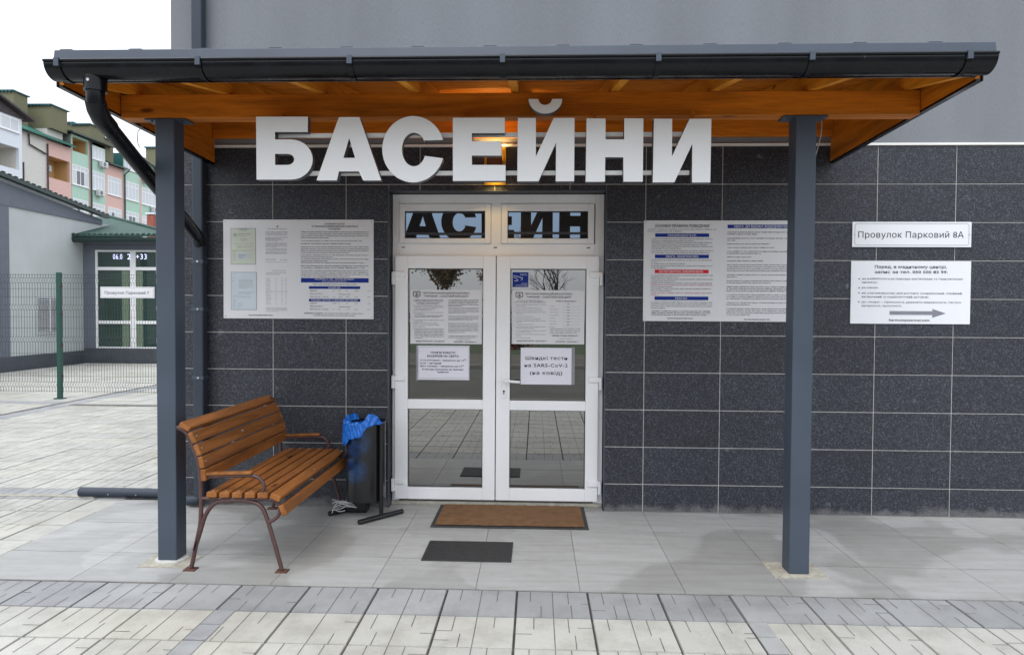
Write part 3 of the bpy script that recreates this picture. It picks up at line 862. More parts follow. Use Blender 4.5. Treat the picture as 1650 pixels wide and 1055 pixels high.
# ------------------------------------------------------------------ wall lamp
lamp = thing('wall_lamp', 'lit brass up-and-down wall lamp glowing warm behind the letter Е', 'wall lamp', (2.40, 0, 2.72))
one((2.315, -.012, 2.60, 2.49, -.003, 2.90), 'back_plate', 'brass', lamp, .002)
b = MB(); b.tube([(2.402, -.075, 2.67), (2.402, -.075, 2.80)], .06, 20)
b.box(2.38, -.03, 2.70, 2.424, -.012, 2.77)
bodyl = b.build('lamp_body', 'copper', lamp)
b = MB(); b.tube([(2.402, -.075, 2.801), (2.402, -.075, 2.806)], .045, 20); b.build('bulb', 'bulb', lamp)
b = MB(); b.tube([(2.402, -.075, 2.664), (2.402, -.075, 2.669)], .045, 20); b.build('bulb', 'bulb', lamp)
for z, rx, en in ((2.815, math.pi, 9), (2.655, 0, 2.5)):
    L = bpy.data.lights.new('lamp_light', 'SPOT'); L.energy = en; L.color = (1, .66, .22); L.spot_size = R(115); L.shadow_soft_size = .04
    lo = bpy.data.objects.new('lamp_light', L); COL.objects.link(lo); lo.parent = lamp
    lo.location = Vector((2.402, -.085, z)) - ORG[lamp.name]; lo.rotation_euler = (rx, 0, 0)

# ------------------------------------------------------------------ sign boards
def board(name, label, cat, x0, z0, x1, z1, y0, y1, m='sign_white', bev=.001, group=None):
    r = thing(name, label, cat, ((x0 + x1) / 2, y1, z0), group)
    one((x0, y0, z0, x1, y1, z1), 'panel', m, r, bev)
    return r
def screws(r, pts, y):
    for x, z in pts:
        b = MB(); b.tube([(x, y, z), (x, y - .003, z)], .006, 8); b.build('screw', 'zinc', r)
INKS = ['ink', 'ink_gray', 'ink_soft', 'ink_red', 'blue', 'red', 'sign_white', 'cert_green', 'cert_blue', 'arrow', 'zinc']
K, KG, KS, KR, BL, RD, WH, CG, CB, AR = range(10)
YF = -.009
r = board('info_board', 'white information board with two certificates and a price list, left of the door', 'notice board', .198, 1.527, 1.427, 2.326, YF, -.001)
B = Board(60, 72, 1403, 960, .198, 2.326, 1.427, 1.527, YF)
B.text('ДО ВАШИХ ПОСЛУГ', 970, 1150, 117, 104, K, .01)
B.text('В ТЕРМАЛЬНО-РЕКРЕАЦІЙНОМУ КОМПЛЕКСІ', 855, 1265, 140, 126, K, .01)
B.text('«ГАРМОНІЯ»', 1000, 1112, 162, 149, K, .01)
for v, n, l, c in ((178, 4, .42, KG), (258, 1, .9, KG), (282, 1, .75, K), (310, 4, .72, KG), (385, 2, .48, KG), (420, 2, .4, KG), (452, 1, .97, KG), (480, 2, .96, K), (522, 4, .73, KG)):
    B.para(757, 1362, v, n, 17.5, c, l, .46)
B.rect(757, 594, 1360, 634, BL)
B.text('ПРАЦЮЄМО З 10.00 – 22.00 БЕЗ ВИХІДНИХ', 882, 1232, 611, 599, WH, .015)
B.text('Квитки до басейнів продаються', 945, 1165, 628, 617, WH)
B.text('Тарифний план на послуги діє на день плати', 862, 1252, 655, 643, K)
for v0, t in ((667, 'В БУДНІ ДНІ'), (780, 'У ВИХІДНІ, СВЯТКОВІ ТА ДЕРЖАВНІ СВЯТКОВІ ДНІ')):
    B.rect(828, v0, 1285, v0 + 24, BL)
    wd = 52 if v0 == 667 else 206
    B.text(t, 1056 - wd, 1056 + wd, v0 + 18, v0 + 6, WH, .015)
for v0 in (712, 824):
    for i, t in enumerate(('Дорослі', 'Діти до 3,00 м.', 'Діти 3,00 см – 1,50 см')):
        v = v0 + i * 27
        B.text(t, 838, (900, 950, 1000)[i], v, v - 11, K)
        if i == 1: B.text('Безкоштовно', 1098, 1198, v + 4, v - 6, K)
        else:
            for u in (1040, 1090, 1160, 1235, 1350): B.para(u, u + rnd.uniform(18, 42), v - 8, 1, 15, KG, 1)
B.text('В ВАРТІСТЬ ВХОДИТЬ:', 786, 958, 916, 904, K, .01)
B.para(966, 1322, 906, 1, 16, KG, 1, .5); B.para(866, 1240, 925, 1, 16, KG, 1, .5)
B.text('harmoniyatermal.com', 290, 502, 935, 921, K, .012)
B.rect(128, 150, 354, 475, AR); B.rect(132, 154, 350, 471, CG, .0006)
B.rect(128, 543, 360, 883, AR); B.rect(132, 547, 356, 879, CB, .0006)
B.y -= .0008
B.text('ЛІЦЕНЗІЯ', 205, 275, 168, 155, KS); B.text('ДЕРЖАВНА СЛУЖБА', 190, 300, 207, 198, KG)
for k in range(18):
    a0, a1 = 2 * math.pi * k / 18, 2 * math.pi * (k + 1) / 18
    pts = [(166 + rr * math.cos(a), 211 + rr * math.sin(a)) for a, rr in ((a0, 13), (a1, 13), (a1, 9.5), (a0, 9.5))]
    B.mb.quad(*[(B.X(u), B.y - .0014, B.Z(v)) for u, v in pts][::-1], K)
B.para(190, 290, 218, 1, 12, KS, .8); B.para(215, 285, 242, 3, 11, KS, .7); B.para(140, 335, 285, 1, 10, KS, 1); B.para(190, 340, 303, 3, 9, KS, .8)
B.para(145, 330, 348, 1, 10, KG, .95); B.rect(192, 372, 275, 428, CB); B.para(200, 268, 385, 3, 13, KS, .8); B.para(145, 175, 350, 9, 11, KS, .7)
B.para(145, 180, 560, 3, 30, KS, .7, .2); B.para(200, 330, 610, 8, 11, KS, .6); B.para(195, 340, 722, 2, 12, KG, .8); B.para(145, 320, 757, 2, 11, KS, .9); B.para(190, 235, 822, 4, 10, KS, .8); B.para(145, 175, 785, 6, 14, KS, .8)
B.y += .0008
B.rect(540, 126, 552, 142, KG); B.para(455, 632, 152, 1, 14, KG, 1); B.para(440, 640, 180, 3, 13, KG, .95)
B.para(440, 642, 229, 2, 12, K, .7); B.para(440, 600, 252, 2, 9, KG, .7); B.para(440, 634, 280, 5, 9, KG, .5); B.para(440, 634, 330, 3, 8, KG, 1); B.para(440, 634, 360, 3, 8, KG, 1)
B.para(440, 540, 426, 1, 13, KG, 1); B.para(572, 640, 430, 1, 12, KG, 1); B.para(440, 630, 450, 1, 10, KS, 1)
B.para(500, 628, 526, 1, 12, KG, 1); B.para(445, 630, 545, 2, 14, KS, .7)
for i in range(20):
    v = 596 + i * 12 + (6 if i > 9 else 0)
    for u, wd in ((442, 60), (528, 16), (580, 18), (616, 22)): B.para(u, u + wd * rnd.uniform(.6, 1), v, 1, 9, KS, 1)
B.rect(440, 716, 640, 718, KS); B.para(445, 635, 860, 4, 11, KS, .6)
B.mb.build('printing', INKS, r)
screws(r, [(.215, 2.31), (1.41, 2.308), (.215, 1.545), (1.41, 1.545)], YF)

r = board('info_board', 'white rules board with blue bands and one red band, partly behind the right post', 'notice board', 3.585, 1.527, 4.80, 2.322, YF, -.001)
B = Board(90, 85, 1467, 980, 3.585, 2.322, 4.80, 1.527, YF)
B.text('ОСНОВНІ ПРАВИЛА ПОВЕДІНКИ', 190, 670, 146, 122, K, .012)
B.para(125, 735, 160, 2, 18, KG, .5)
for v0, t, a, b_, c in ((200, 'РЕКОМЕНДУЄТЬСЯ:', 305, 556, BL), (388, "УВАГА, ОБОВ'ЯЗКОВО:", 285, 580, BL), (522, 'КАТЕГОРИЧНО ЗАБОРОНЕНО:', 232, 622, RD), (760, 'УВАГА!!!', 372, 480, BL)):
    B.rect(191, v0, 670, v0 + 32, c); B.text(t, a, b_, v0 + 25, v0 + 8, WH, .02)
for v, n, l, c in ((245, 2, .7, KG), (278, 2, .9, KG), (312, 2, .5, KG), (350, 2, .95, KG), (433, 2, .12, KG), (466, 1, .55, KG), (484, 2, .25, KG), (568, 2, .45, KG), (603, 2, .4, KG), (637, 1, 1, KG), (654, 1, 1, KR), (672, 1, .35, KG), (688, 2, .35, KG), (725, 1, 1, KR), (742, 1, .12, KR), (808, 4, .25, KG)):
    B.para(158, 708, v, n, 17.5, c, l, .46)
B.para(165, 695, 886, 3, 17, K, .95, .5)
B.text('harmoniyatermal.com', 310, 532, 960, 946, K, .012)
B.rect(832, 122, 1440, 154, BL); B.text('УВАГА, ДО ВІДОМА ВІДВІДУВАЧІВ:', 888, 1362, 148, 129, WH, .02)
for v, n, l, c in ((184, 2, .45, K), (238, 2, .13, K), (288, 1, .62, KG), (320, 1, .7, KG), (354, 2, .5, K), (404, 1, .35, KG), (438, 1, .53, K), (472, 4, .95, KG), (562, 2, .15, KG), (614, 2, .65, KG), (668, 3, .95, K), (738, 3, .95, KG), (808, 2, .35, KG), (862, 4, .35, KG)):
    B.para(832, 1435, v, n, 18, c, l, .46)
B.text('harmoniyatermal.com', 990, 1215, 966, 952, K, .012)
B.mb.build('printing', INKS, r)
screws(r, [(3.60, 2.308), (3.60, 1.543)], YF)

def frame_line(B, u0, v0, u1, v1, rad, wd, m):
    pts = []
    for cx, cy, a0 in ((u1 - rad, v0 + rad, -90), (u1 - rad, v1 - rad, 0), (u0 + rad, v1 - rad, 90), (u0 + rad, v0 + rad, 180)):
        for k in range(6): pts.append((cx, cy, R(a0 + 18 * k)))
    n = len(pts); y = B.y - .0012
    for i in range(n):
        (a, b_, t), (c, d, s) = pts[i], pts[(i + 1) % n]
        q = [(a + rad * math.cos(t), b_ + rad * math.sin(t)), (c + rad * math.cos(s), d + rad * math.sin(s)), (c + (rad - wd) * math.cos(s), d + (rad - wd) * math.sin(s)), (a + (rad - wd) * math.cos(t), b_ + (rad - wd) * math.sin(t))]
        B.mb.quad(*[(B.X(u), y, B.Z(v)) for u, v in q], m)
r = board('street_sign', 'long white street name plate reading Провулок Парковий 8А on the dark tiles', 'street sign', 5.206, 2.116, 6.115, 2.312, -.011, -.001, 'sign_bright')
B = Board(118, 88, 1130, 303, 5.206, 2.312, 6.115, 2.116, -.011)
frame_line(B, 138, 102, 1110, 288, 22, 3, AR)
B.text('Провулок Парковий 8А', 168, 1064, 223, 170, K, .0, 0)
B.mb.build('printing', INKS, r)
screws(r, [(5.224, 2.214), (6.098, 2.214)], -.011)
r = board('direction_sign', 'white medical centre sign with a grey arrow below the street name plate', 'sign', 5.202, 1.517, 6.119, 2.007, -.010, -.001, 'sign_bright')
B = Board(112, 422, 1128, 960, 5.202, 2.007, 6.119, 1.517, -.010)
B.text('Поряд, в медичному центрі,', 312, 922, 483, 458, K, .012)
B.text('запис за тел. 050 500 83 99:', 312, 930, 526, 503, K, .012)
for t, u1, v in (('до реабілітолога на підводну вертикальну та горизонтальну', 1060, 580), ('витяжку;', 338, 611), ('на масаж;', 345, 656), ('на ультразвукову діагностику (конвексний, лінійний,', 1060, 703), ('вагінальний та кардіологічний датчики);', 775, 735), ('до лікаря – гінеколога, дермато-венеролога, гастро-', 1056, 780), ('ентеролога, проктолога.', 545, 812)):
    B.text(t, 206, u1, v, v - 15, KG, .006)
for v in (575, 652, 695, 773): B.rect(176, v - 5, 186, v + 5, K)
y = -.0112
for q in ([(445, 850), (808, 850), (808, 882), (445, 882)],): B.mb.add([(B.X(u), y, B.Z(v)) for u, v in q], [(0, 3, 2, 1)], AR)
B.mb.add([(B.X(u), y, B.Z(v)) for u, v in ((808, 830), (922, 868), (808, 906))], [(0, 2, 1)], AR)
B.text('harmoniyatermal.com', 442, 785, 936, 916, K, .012)
B.mb.build('printing', INKS, r)

# posters on the glass
PY = .1305
def emblem(B, u, v, s):
    y = B.y - .0012
    def poly(pts, m, l=0): B.mb.add([(B.X(u + a * s), y - l, B.Z(v + b_ * s)) for a, b_ in pts], [tuple(range(len(pts)))[::-1]], m)
    octo = [(-1, -.55), (-.75, -.8), (.75, -.8), (1, -.55), (1, .55), (.3, .75), (0, 1), (-.3, .75), (-1, .55)]
    poly(octo, K); poly([(a * .8, b_ * .76) for a, b_ in octo], WH, .0003)
    poly([(.52 * math.cos(R(30 * k)), .52 * math.sin(R(30 * k))) for k in range(12)], K, .0006)
    poly([(.4 * math.cos(R(30 * k)), .4 * math.sin(R(30 * k))) for k in range(12)], WH, .0009)
    poly([(-.3, .3), (-.12, -.05), (.12, -.05), (.3, .3)], K, .0012); poly([(.13 * math.cos(R(45 * k)), -.18 + .13 * math.sin(R(45 * k))) for k in range(8)], K, .0012)
r = board('poster', 'white poster with an emblem and two dense text columns on the left door', 'poster', 1.700, 1.326, 2.292, 1.770, PY - .002, PY, 'sign_white', 0)
B = Board(5, 45, 772, 620, 1.700, 1.770, 2.292, 1.326, PY - .002)
emblem(B, 73, 92, 40)
B.text('ТЕРМАЛЬНО-РЕКРЕАЦІЙНИЙ КОМПЛЕКС', 135, 637, 88, 70, K, .012); B.text('"ГАРМОНІЯ" – САНАТОРІЙ БІЛЯ ДОМУ', 150, 628, 122, 102, K, .012)
B.para(40, 365, 147, 1, 17, K, 1, .5); B.para(40, 365, 162, 1, 17, K, 1, .5); B.para(75, 330, 178, 2, 15, K, .95, .5)
for v, n, l in ((212, 3, .7), (258, 1, .6), (282, 2, .35), (363, 2, .3), (395, 1, .8), (414, 1, .85), (435, 1, .4), (458, 7, .3)): B.para(50, 368, v, n, 16, KS if v != 458 else KG, l, .5); B.rect(36, v, 44, v + 7, KS)
B.para(50, 368, 315, 2, 15, K, .9, .5)
B.para(412, 740, 148, 3, 16, K, .95, .5); B.para(412, 740, 197, 2, 15, K, .45, .5)
for v, n, l in ((232, 5, .6), (320, 4, .8), (395, 8, .55)): B.para(412, 740, v, n, 14, KG, l, .48)
B.para(412, 735, 530, 2, 17, K, .95, .45); B.para(500, 660, 568, 1, 14, KG, 1, .5)
B.text('МЕДИЧНИЙ ЦЕНТР – 050 500 83 99', 65, 375, 600, 586, K, .01); B.text('БАСЕЙНИ – 050 500 83 13', 475, 712, 604, 590, K, .01)
B.mb.build('printing', INKS, r)
r = board('poster', 'white poster with an emblem and a price column on the right door', 'poster', 2.538, 1.330, 3.131, 1.771, PY - .002, PY, 'sign_white', 0)
B = Board(120, 228, 678, 647, 2.538, 1.771, 3.131, 1.330, PY - .002)
emblem(B, 177, 266, 29)
B.text('ТЕРМАЛЬНО-РЕКРЕАЦІЙНИЙ КОМПЛЕКС', 218, 585, 263, 250, K, .012); B.text('"ГАРМОНІЯ" – САНАТОРІЙ БІЛЯ ДОМУ', 230, 576, 288, 274, K, .012)
B.para(160, 360, 305, 1, 11, K, 1, .5); B.para(140, 385, 318, 1, 11, K, 1, .5)
for v, n, l in ((336, 2, .35), (363, 1, .85), (380, 1, .9), (396, 2, .25), (430, 1, .6), (447, 1, .8), (463, 2, .2), (492, 1, .6), (510, 2, .6), (540, 2, .5), (568, 2, .2), (598, 1, .5)): B.para(152, 386, v, n, 12, KS, l, .48); B.rect(138, v, 143, v + 5, KS)
B.text('ГРАФІК ТА ПЕРІОД РОБОТИ', 458, 615, 317, 308, K, .01)
for i in range(8):
    v = 333 + i * 23
    B.rect(546, v, 562, v + 4, KG); B.para(412, 412 + rnd.uniform(40, 75), v + 18, 1, 10, KG, 1); B.para(510, 650, v + 20, 1, 9, KS, 1, .3)
B.para(415, 650, 525, 3, 15, KG, .9); B.para(430, 636, 575, 1, 14, K, 1, .6); B.para(478, 590, 600, 1, 10, KG, 1)
B.text('МЕДИЧНИЙ ЦЕНТР – 050 500 83 99', 158, 388, 628, 618, K, .01); B.text('БАСЕЙНИ – 050 500 83 13', 460, 632, 631, 621, K, .01)
B.mb.build('printing', INKS, r)
r = board('notice_sheet', 'paper holiday hours notice in a plastic sleeve under the left door poster', 'notice', 1.763, 1.029, 2.190, 1.311, PY - .003, PY - .0005, 'paper', 0)
one((1.748, PY - .0004, 1.02, 1.762, PY, 1.31), 'sleeve_edge', 'ink_soft', r)
B = Board(92, 628, 630, 1005, 1.763, 1.311, 2.190, 1.029, PY - .003)
for a in ((98, 640, 624, 643), (98, 985, 624, 988), (98, 640, 100, 988), (622, 640, 624, 988)): B.rect(*a, KS)
B.text('ГРАФІК РОБОТИ', 228, 482, 716, 694, K, .015); B.text('БАСЕЙНІВ НА СВЯТА:', 190, 524, 754, 731, K, .015)
for t, u0, u1, v in (("31.12 (п'ятниця) – працюємо до 14", 115, 572, 797), ('01.01 – вихідний', 115, 335, 830), ('08.01 (четвер) – працюємо до 14', 115, 550, 862), ('В інші дні працюємо за звичним', 140, 568, 897), ('графіком', 298, 415, 927)): B.text(t, u0, u1, v, v - 17, K, .012)
B.text('00', 574, 596, 784, 774, K, .01); B.text('00', 552, 572, 850, 840, K, .01)
B.mb.build('printing', INKS, r)
r = board('notice_sheet', 'white sheet with bold text about SARS-CoV-2 quick tests beside the door handle', 'notice', 2.613, .999, 3.030, 1.300, PY - .003, PY - .0005, 'paper', 0)
one((3.031, PY - .0004, 1.0, 3.056, PY, 1.305), 'sleeve_edge', 'ink_soft', r)
B = Board(190, 675, 582, 962, 2.613, 1.300, 3.030, .999, PY - .003)
B.text('Швидкі тести', 228, 548, 768, 741, K, .006, sp=1.1); B.text('на SARS-CoV-2', 220, 552, 825, 798, K, .006, sp=1.1); B.text('(на ковід)', 262, 510, 884, 856, K, .006, sp=1.1)
B.mb.build('printing', INKS, r)
r = board('door_sticker', 'small square blue sticker with a white hand drawing on the right door', 'sticker', 2.533, 1.789, 2.681, 1.926, PY - .001, PY, 'sign_white', 0)
B = Board(235, 140, 1030, 930, 2.533, 1.926, 2.681, 1.789, PY - .001)
B.rect(285, 190, 985, 890, BL)
B.y -= .0006
def stroke(pts, wd, m=WH):
    for (a, b_), (c, d) in zip(pts, pts[1:]):
        L = math.hypot(c - a, d - b_); nx, ny = -(d - b_) / L * wd / 2, (c - a) / L * wd / 2
        B.mb.quad(*[(B.X(u), B.y - .0012, B.Z(v)) for u, v in ((a + nx, b_ + ny), (a - nx, b_ - ny), (c - nx, d - ny), (c + nx, d + ny))], m)
stroke([(330, 350), (430, 365), (660, 445), (730, 460)], 26); stroke([(700, 470), (715, 530), (650, 570)], 22); stroke([(330, 420), (440, 470), (530, 570), (480, 600), (360, 590)], 24)
B.text('ГОСТІ', 630, 925, 345, 268, WH, .02); B.text('Будь ласка', 690, 935, 735, 690, WH, .02); B.text('зачиняйте двері', 410, 940, 825, 775, WH, .02)
B.mb.build('printing', INKS, r)

# ------------------------------------------------------------------ bench
bn = thing('park_bench', 'slatted wooden park bench on a dark red iron frame beside the left post', 'bench', (.92, -.72, 0))
def curve(pts, n=5):
    out = []
    P = [Vector(p) for p in pts]
    for i in range(len(P) - 1):
        p0 = P[max(i - 1, 0)]; p1 = P[i]; p2 = P[i + 1]; p3 = P[min(i + 2, len(P) - 1)]
        for k in range(n):
            t = k / n
            out.append(.5 * ((2 * p1) + (-p0 + p2) * t + (2 * p0 - 5 * p1 + 4 * p2 - p3) * t * t + (-p0 + 3 * p1 - 3 * p2 + p3) * t ** 3))
    out.append(P[-1]); return out
BY0, BY1 = -1.375, -.055
for yy in (-1.345, -.085):
    f = MB()
    def tb(pts, r=.0115, n=5): f.tube(curve([(x, yy, z) for x, z in pts], n), r, 8)
    tb([(.548, .878), (.605, .846), (.640, .772), (.676, .682), (.691, .582), (.696, .43), (.690, .29), (.668, .18), (.632, .012)], .013)
    tb([(.652, .12), (.69, .24), (.725, .345), (.785, .415), (.86, .43), (.98, .43), (1.06, .405), (1.10, .335), (1.145, .19), (1.195, .012)], .013)
    tb([(.694, .442), (.90, .442), (1.10, .444), (1.16, .43), (1.183, .395), (1.178, .35), (1.15, .32), (1.115, .303)])
    tb([(.695, .573), (.85, .580), (1.0, .586), (1.055, .572), (1.085, .53), (1.078, .485), (1.052, .446)])
    for x in (.628, 1.198):
        f.box(x - .035, yy - .028, .0, x + .035, yy + .028, .008, 1)
    f.build('side_frame', ['bench_iron', 'rust'], bn)
    a = MB(); a.obox((.865, yy, .600), (.15, 0, .006), (0, .020, 0), (-.0004, 0, .0085))
    a.build('armrest', 'bench_wood', bn, .004)
for i, x in enumerate((.773, .852, .930, 1.009, 1.088)):
    one((x - .032, BY0, .455, x + .032, BY1, .489), 'seat_slat', 'bench_wood', bn, .006)
s_ = MB(); s_.obox((1.166, (BY0 + BY1) / 2, .462), (.030, 0, -.013), (0, (BY1 - BY0) / 2, 0), (.007, 0, .016)); s_.build('seat_slat', 'bench_wood', bn, .006)
s_ = MB(); s_.obox((1.212, (BY0 + BY1) / 2, .385), (.013, 0, -.031), (0, (BY1 - BY0) / 2, 0), (.016, 0, .007)); s_.build('seat_slat', 'bench_wood', bn, .006)
def bslat(x, z, tx, tz, hw=.036, ht=.0155):
    L = math.hypot(tx, tz); tx /= L; tz /= L
    s_ = MB(); s_.obox((x, (BY0 + BY1) / 2, z), (tx * hw, 0, tz * hw), (0, (BY1 - BY0) / 2, 0), (tz * ht, 0, -tx * ht)); s_.build('back_slat', 'bench_wood', bn, .006)
bslat(.608, .884, -.06, .036)
bslat(.655, .818, -.33, .74); bslat(.686, .744, -.34, .9); bslat(.710, .668, -.2, .95); bslat(.721, .590, -.06, 1)
def bolt(*path):
    k = MB(); k.tube(path, .006, 8); k.build('bolt', 'zinc', bn)
for yy in (-1.345, -.085):
    for x in (.773, .852, .930, 1.009, 1.088): bolt((x, yy, .488), (x, yy, .4912))
    for x, z in ((.672, .825), (.703, .75), (.727, .672), (.738, .592)): bolt((x - .004, yy, z), (x, yy, z + .001))
bolt((1.178, -.71, .472), (1.181, -.71, .478)); bolt((1.19, -.085, .472), (1.193, -.085, .478)); bolt((.703, -.8, .76), (.712, -.8, .764))

# ------------------------------------------------------------------ litter bin
lb = thing('litter_bin', 'black round litter bin on a two-footed stand left of the door', 'bin', (1.417, -.2, 0))
A = Vector((1.274, -.105, 0)); Bv = Vector((1.560, -.300, 0)); cen = (A + Bv) / 2; ax = (Bv - A).normalized()
fd = Vector((.269, .301, 0)).normalized()
for P_ in (A, Bv):
    s_ = MB(); s_.tube([P_ - fd * .2 + Vector((0, 0, .02)), P_ + fd * .2 + Vector((0, 0, .02))], .019, 10); s_.build('foot', 'black', lb)
    s_ = MB(); s_.tube([P_ + Vector((0, 0, .03)), P_ + Vector((0, 0, .735))], .017, 10); s_.build('upright', 'black', lb)
s_ = MB(); s_.tube([A + Vector((0, 0, .125)), Bv + Vector((0, 0, .125))], .015, 10); s_.build('crossbar', 'black', lb)
rb, zb0, zb1 = .152, .135, .735
s_ = MB(); n = 48
for k in range(n):
    a0, a1 = 2 * math.pi * k / n, 2 * math.pi * (k + 1) / n
    def pt(a, z, r_=rb): return (cen.x + r_ * math.cos(a), cen.y + r_ * math.sin(a), z)
    zz = [zb0, .30, .44, .52, zb1]
    for i in range(4):
        am = math.degrees((a0 + a1) / 2) % 360
        s_.add([pt(a0, zz[i]), pt(a1, zz[i]), pt(a1, zz[i + 1]), pt(a0, zz[i + 1])], [(0, 1, 2, 3)], 1, True)
    s_.add([pt(a0, zb0 + .02, rb - .004), pt(a1, zb0 + .02, rb - .004), pt(a1, zb1, rb - .004), pt(a0, zb1, rb - .004)], [(3, 2, 1, 0)], 0, True)
s_.add([pt(2 * math.pi * k / n, zb0) for k in range(n)], [tuple(range(n))[::-1]], 0)
s_.tube([pt(2 * math.pi * k / n, zb1, rb) for k in range(n + 1)], .007, 6, 0, False)
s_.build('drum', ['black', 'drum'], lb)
# bag folded over the rim
s_ = MB(); n = 120; rows_ = 14
rr = random.Random(3)
a_start, a_end = R(130), R(335)
grid = []
for i in range(n + 1):
    t = i / n; a = a_start + (a_end - a_start) * t
    col_ = []
    am = math.degrees(a)
    drop = .035 + .15 * max(0, 1 - abs(am - 205) / 95) + .012 * math.sin(t * 31) + .008 * math.sin(t * 57)
    if am > 275: drop *= max(.12, 1 - (am - 275) / 30)
    lift = .012 + .075 * math.exp(-((am - 300) / 18) ** 2) + .03 * math.exp(-((am - 150) / 35) ** 2) + .008 * math.sin(t * 43)
    for j in range(rows_ + 1):
        u = j / rows_
        if u < .35:
            q = u / .35; r_ = rb - .03 + .042 * q; z = zb1 + lift * math.sin(q * math.pi * .5) + .005 * math.sin(a * 23 + j) + .002 * math.sin(a * 41 + 2 * j)
        else:
            q = (u - .35) / .65; r_ = rb + .014 + .005 * math.sin(a * 19 + j * .6) + .0025 * math.sin(a * 37 - j * 1.1) + .012 * q; z = zb1 + lift * (1 - q) - drop * q
        col_.append(pt(a, z, r_))
    grid.append(col_)
vs = [p for c in grid for p in c]
s_.add(vs, [(i * (rows_ + 1) + j, i * (rows_ + 1) + j + 1, (i + 1) * (rows_ + 1) + j + 1, (i + 1) * (rows_ + 1) + j) for i in range(n) for j in range(rows_)], 0, True)
# lining inside
s_.add([pt(2 * math.pi * k / 24, zb1 - .02, rb - .012) for k in range(24)] + [pt(2 * math.pi * k / 24, zb1 - .16, rb - .05) for k in range(24)],
       [(k, (k + 1) % 24, (k + 1) % 24 + 24, k + 24) for k in range(24)], 0, True)
bag = tag(s_.build('bin_bag', 'bag'), 'bright blue plastic bag folded over the rim of the black bin', 'plastic bag')
so_ = bag.modifiers.new('thick', 'SOLIDIFY'); so_.thickness = .002
s_ = MB()
for q in range(5):
    r0 = .055 + .01 * q; c0 = Vector((1.235 + .008 * q, -.25 - .006 * q, .075 + .008 * q))
    s_.tube([c0 + Vector((r0 * math.cos(t * .45 + q), .45 * r0 * math.sin(t * .45 + q), .03 * math.sin(t * .45 + q * 2.1))) for t in range(13)], .0042, 6)
s_.tube(curve([(1.17, -.27, .03), (1.185, -.26, .08), (1.235, -.25, .12), (1.30, -.25, .11), (1.345, -.26, .14)]), .0042, 6)
tag(s_.build('cable_coil', 'cable'), 'tangled coil of white cable on the slabs between bench and bin', 'cable')
s_ = MB(); s_.box(1.25, -.16, .0, 1.41, -.05, .085)
tag(s_.build('floor_box', 'black', None, .008), 'small black box on the slabs under the bin stand', 'box')

# ------------------------------------------------------------------ mats
r = thing('door_mat', 'brown coir doormat with black rubber edge in front of the double door', 'doormat', (2.55, -.17, 0))
s_ = MB(); s_.box(1.965, -.475, .0005, 3.135, .085, .008); s_.build('rubber_edge', 'rubber', r, .003)
s_ = MB(); nx, ny = 60, 28
gv = [(1.995 + 1.11 * i / nx, -.445 + .52 * j / ny, .0135 + rnd.uniform(-.0012, .0012)) for j in range(ny + 1) for i in range(nx + 1)]
s_.add(gv, [(j * (nx + 1) + i, j * (nx + 1) + i + 1, (j + 1) * (nx + 1) + i + 1, (j + 1) * (nx + 1) + i) for j in range(ny) for i in range(nx)], 0, True)
s_.build('pile', 'coir', r)
s_ = MB()
s_.box(2.012, -1.128, .0005, 2.590, -.772, .007)
for k in range(56):
    x = 2.018 + k * .01025
    s_.box(x, -1.124, .007, x + .005, -.776, .0105)
tag(s_.build('rubber_mat', 'rubber', None), 'small dark grey ribbed rubber mat lying before the brown doormat', 'doormat')

# ------------------------------------------------------------------ annex building behind the fence
an = thing('annex_building', 'low pale building with green metal roof and white glazed door behind the mesh fence', 'building', (-10.5, 13.9, 0))
AX, AY = -10.77, 13.96
b = MB(); b.box(-17, 2, .36, AX, AY + 3, 4.25); b.build('wall', 'annex_wall', an)
b = MB(); b.box(-17.02, 2, -.03, AX + .035, AY + .0, .362); b.box(AX + .035, AY - .035, -.03, -8.1, AY + 3, .43); b.build('plinth', 'annex_plinth', an)
for y0 in (10.88, 7.9): one((AX - .1, y0, .362, AX + .03, y0 + .29, 4.21), 'pilaster', 'annex_gray', an)
b = MB(); b.prism([(AX + .04, 2, 4.21), (AX + .04, 14.8, 4.21), (AX + .04, 14.8, 4.36), (AX + .04, 2, 5.80)], (-.2, 0, 0))
b.build('fascia', 'annex_gray', an)
b = MB()
def ez(y): return 4.90 - (y - 10.68) * .1163
prof = [(2, ez(2)), (14.9, ez(14.9)), (14.9, ez(14.9) + .1), (2, ez(2) + .1)]
b.prism([(-10.56, y, z) for y, z in prof], (-.15, 0, 0))
b.add([(-10.56, 2, ez(2) + .1), (-10.56, 14.9, ez(14.9) + .1), (-14, 14.9, ez(14.9) + .75), (-14, 2, ez(2) + .75)], [(0, 1, 2, 3)])
y = 2.0
while y < 14.85:
    b.obox((-10.6, y, ez(y) + .108), (.06, 0, .01), (0, .05, -.006), (0, 0, .008)); y += .2
b.build('roof', 'green_dark', an)
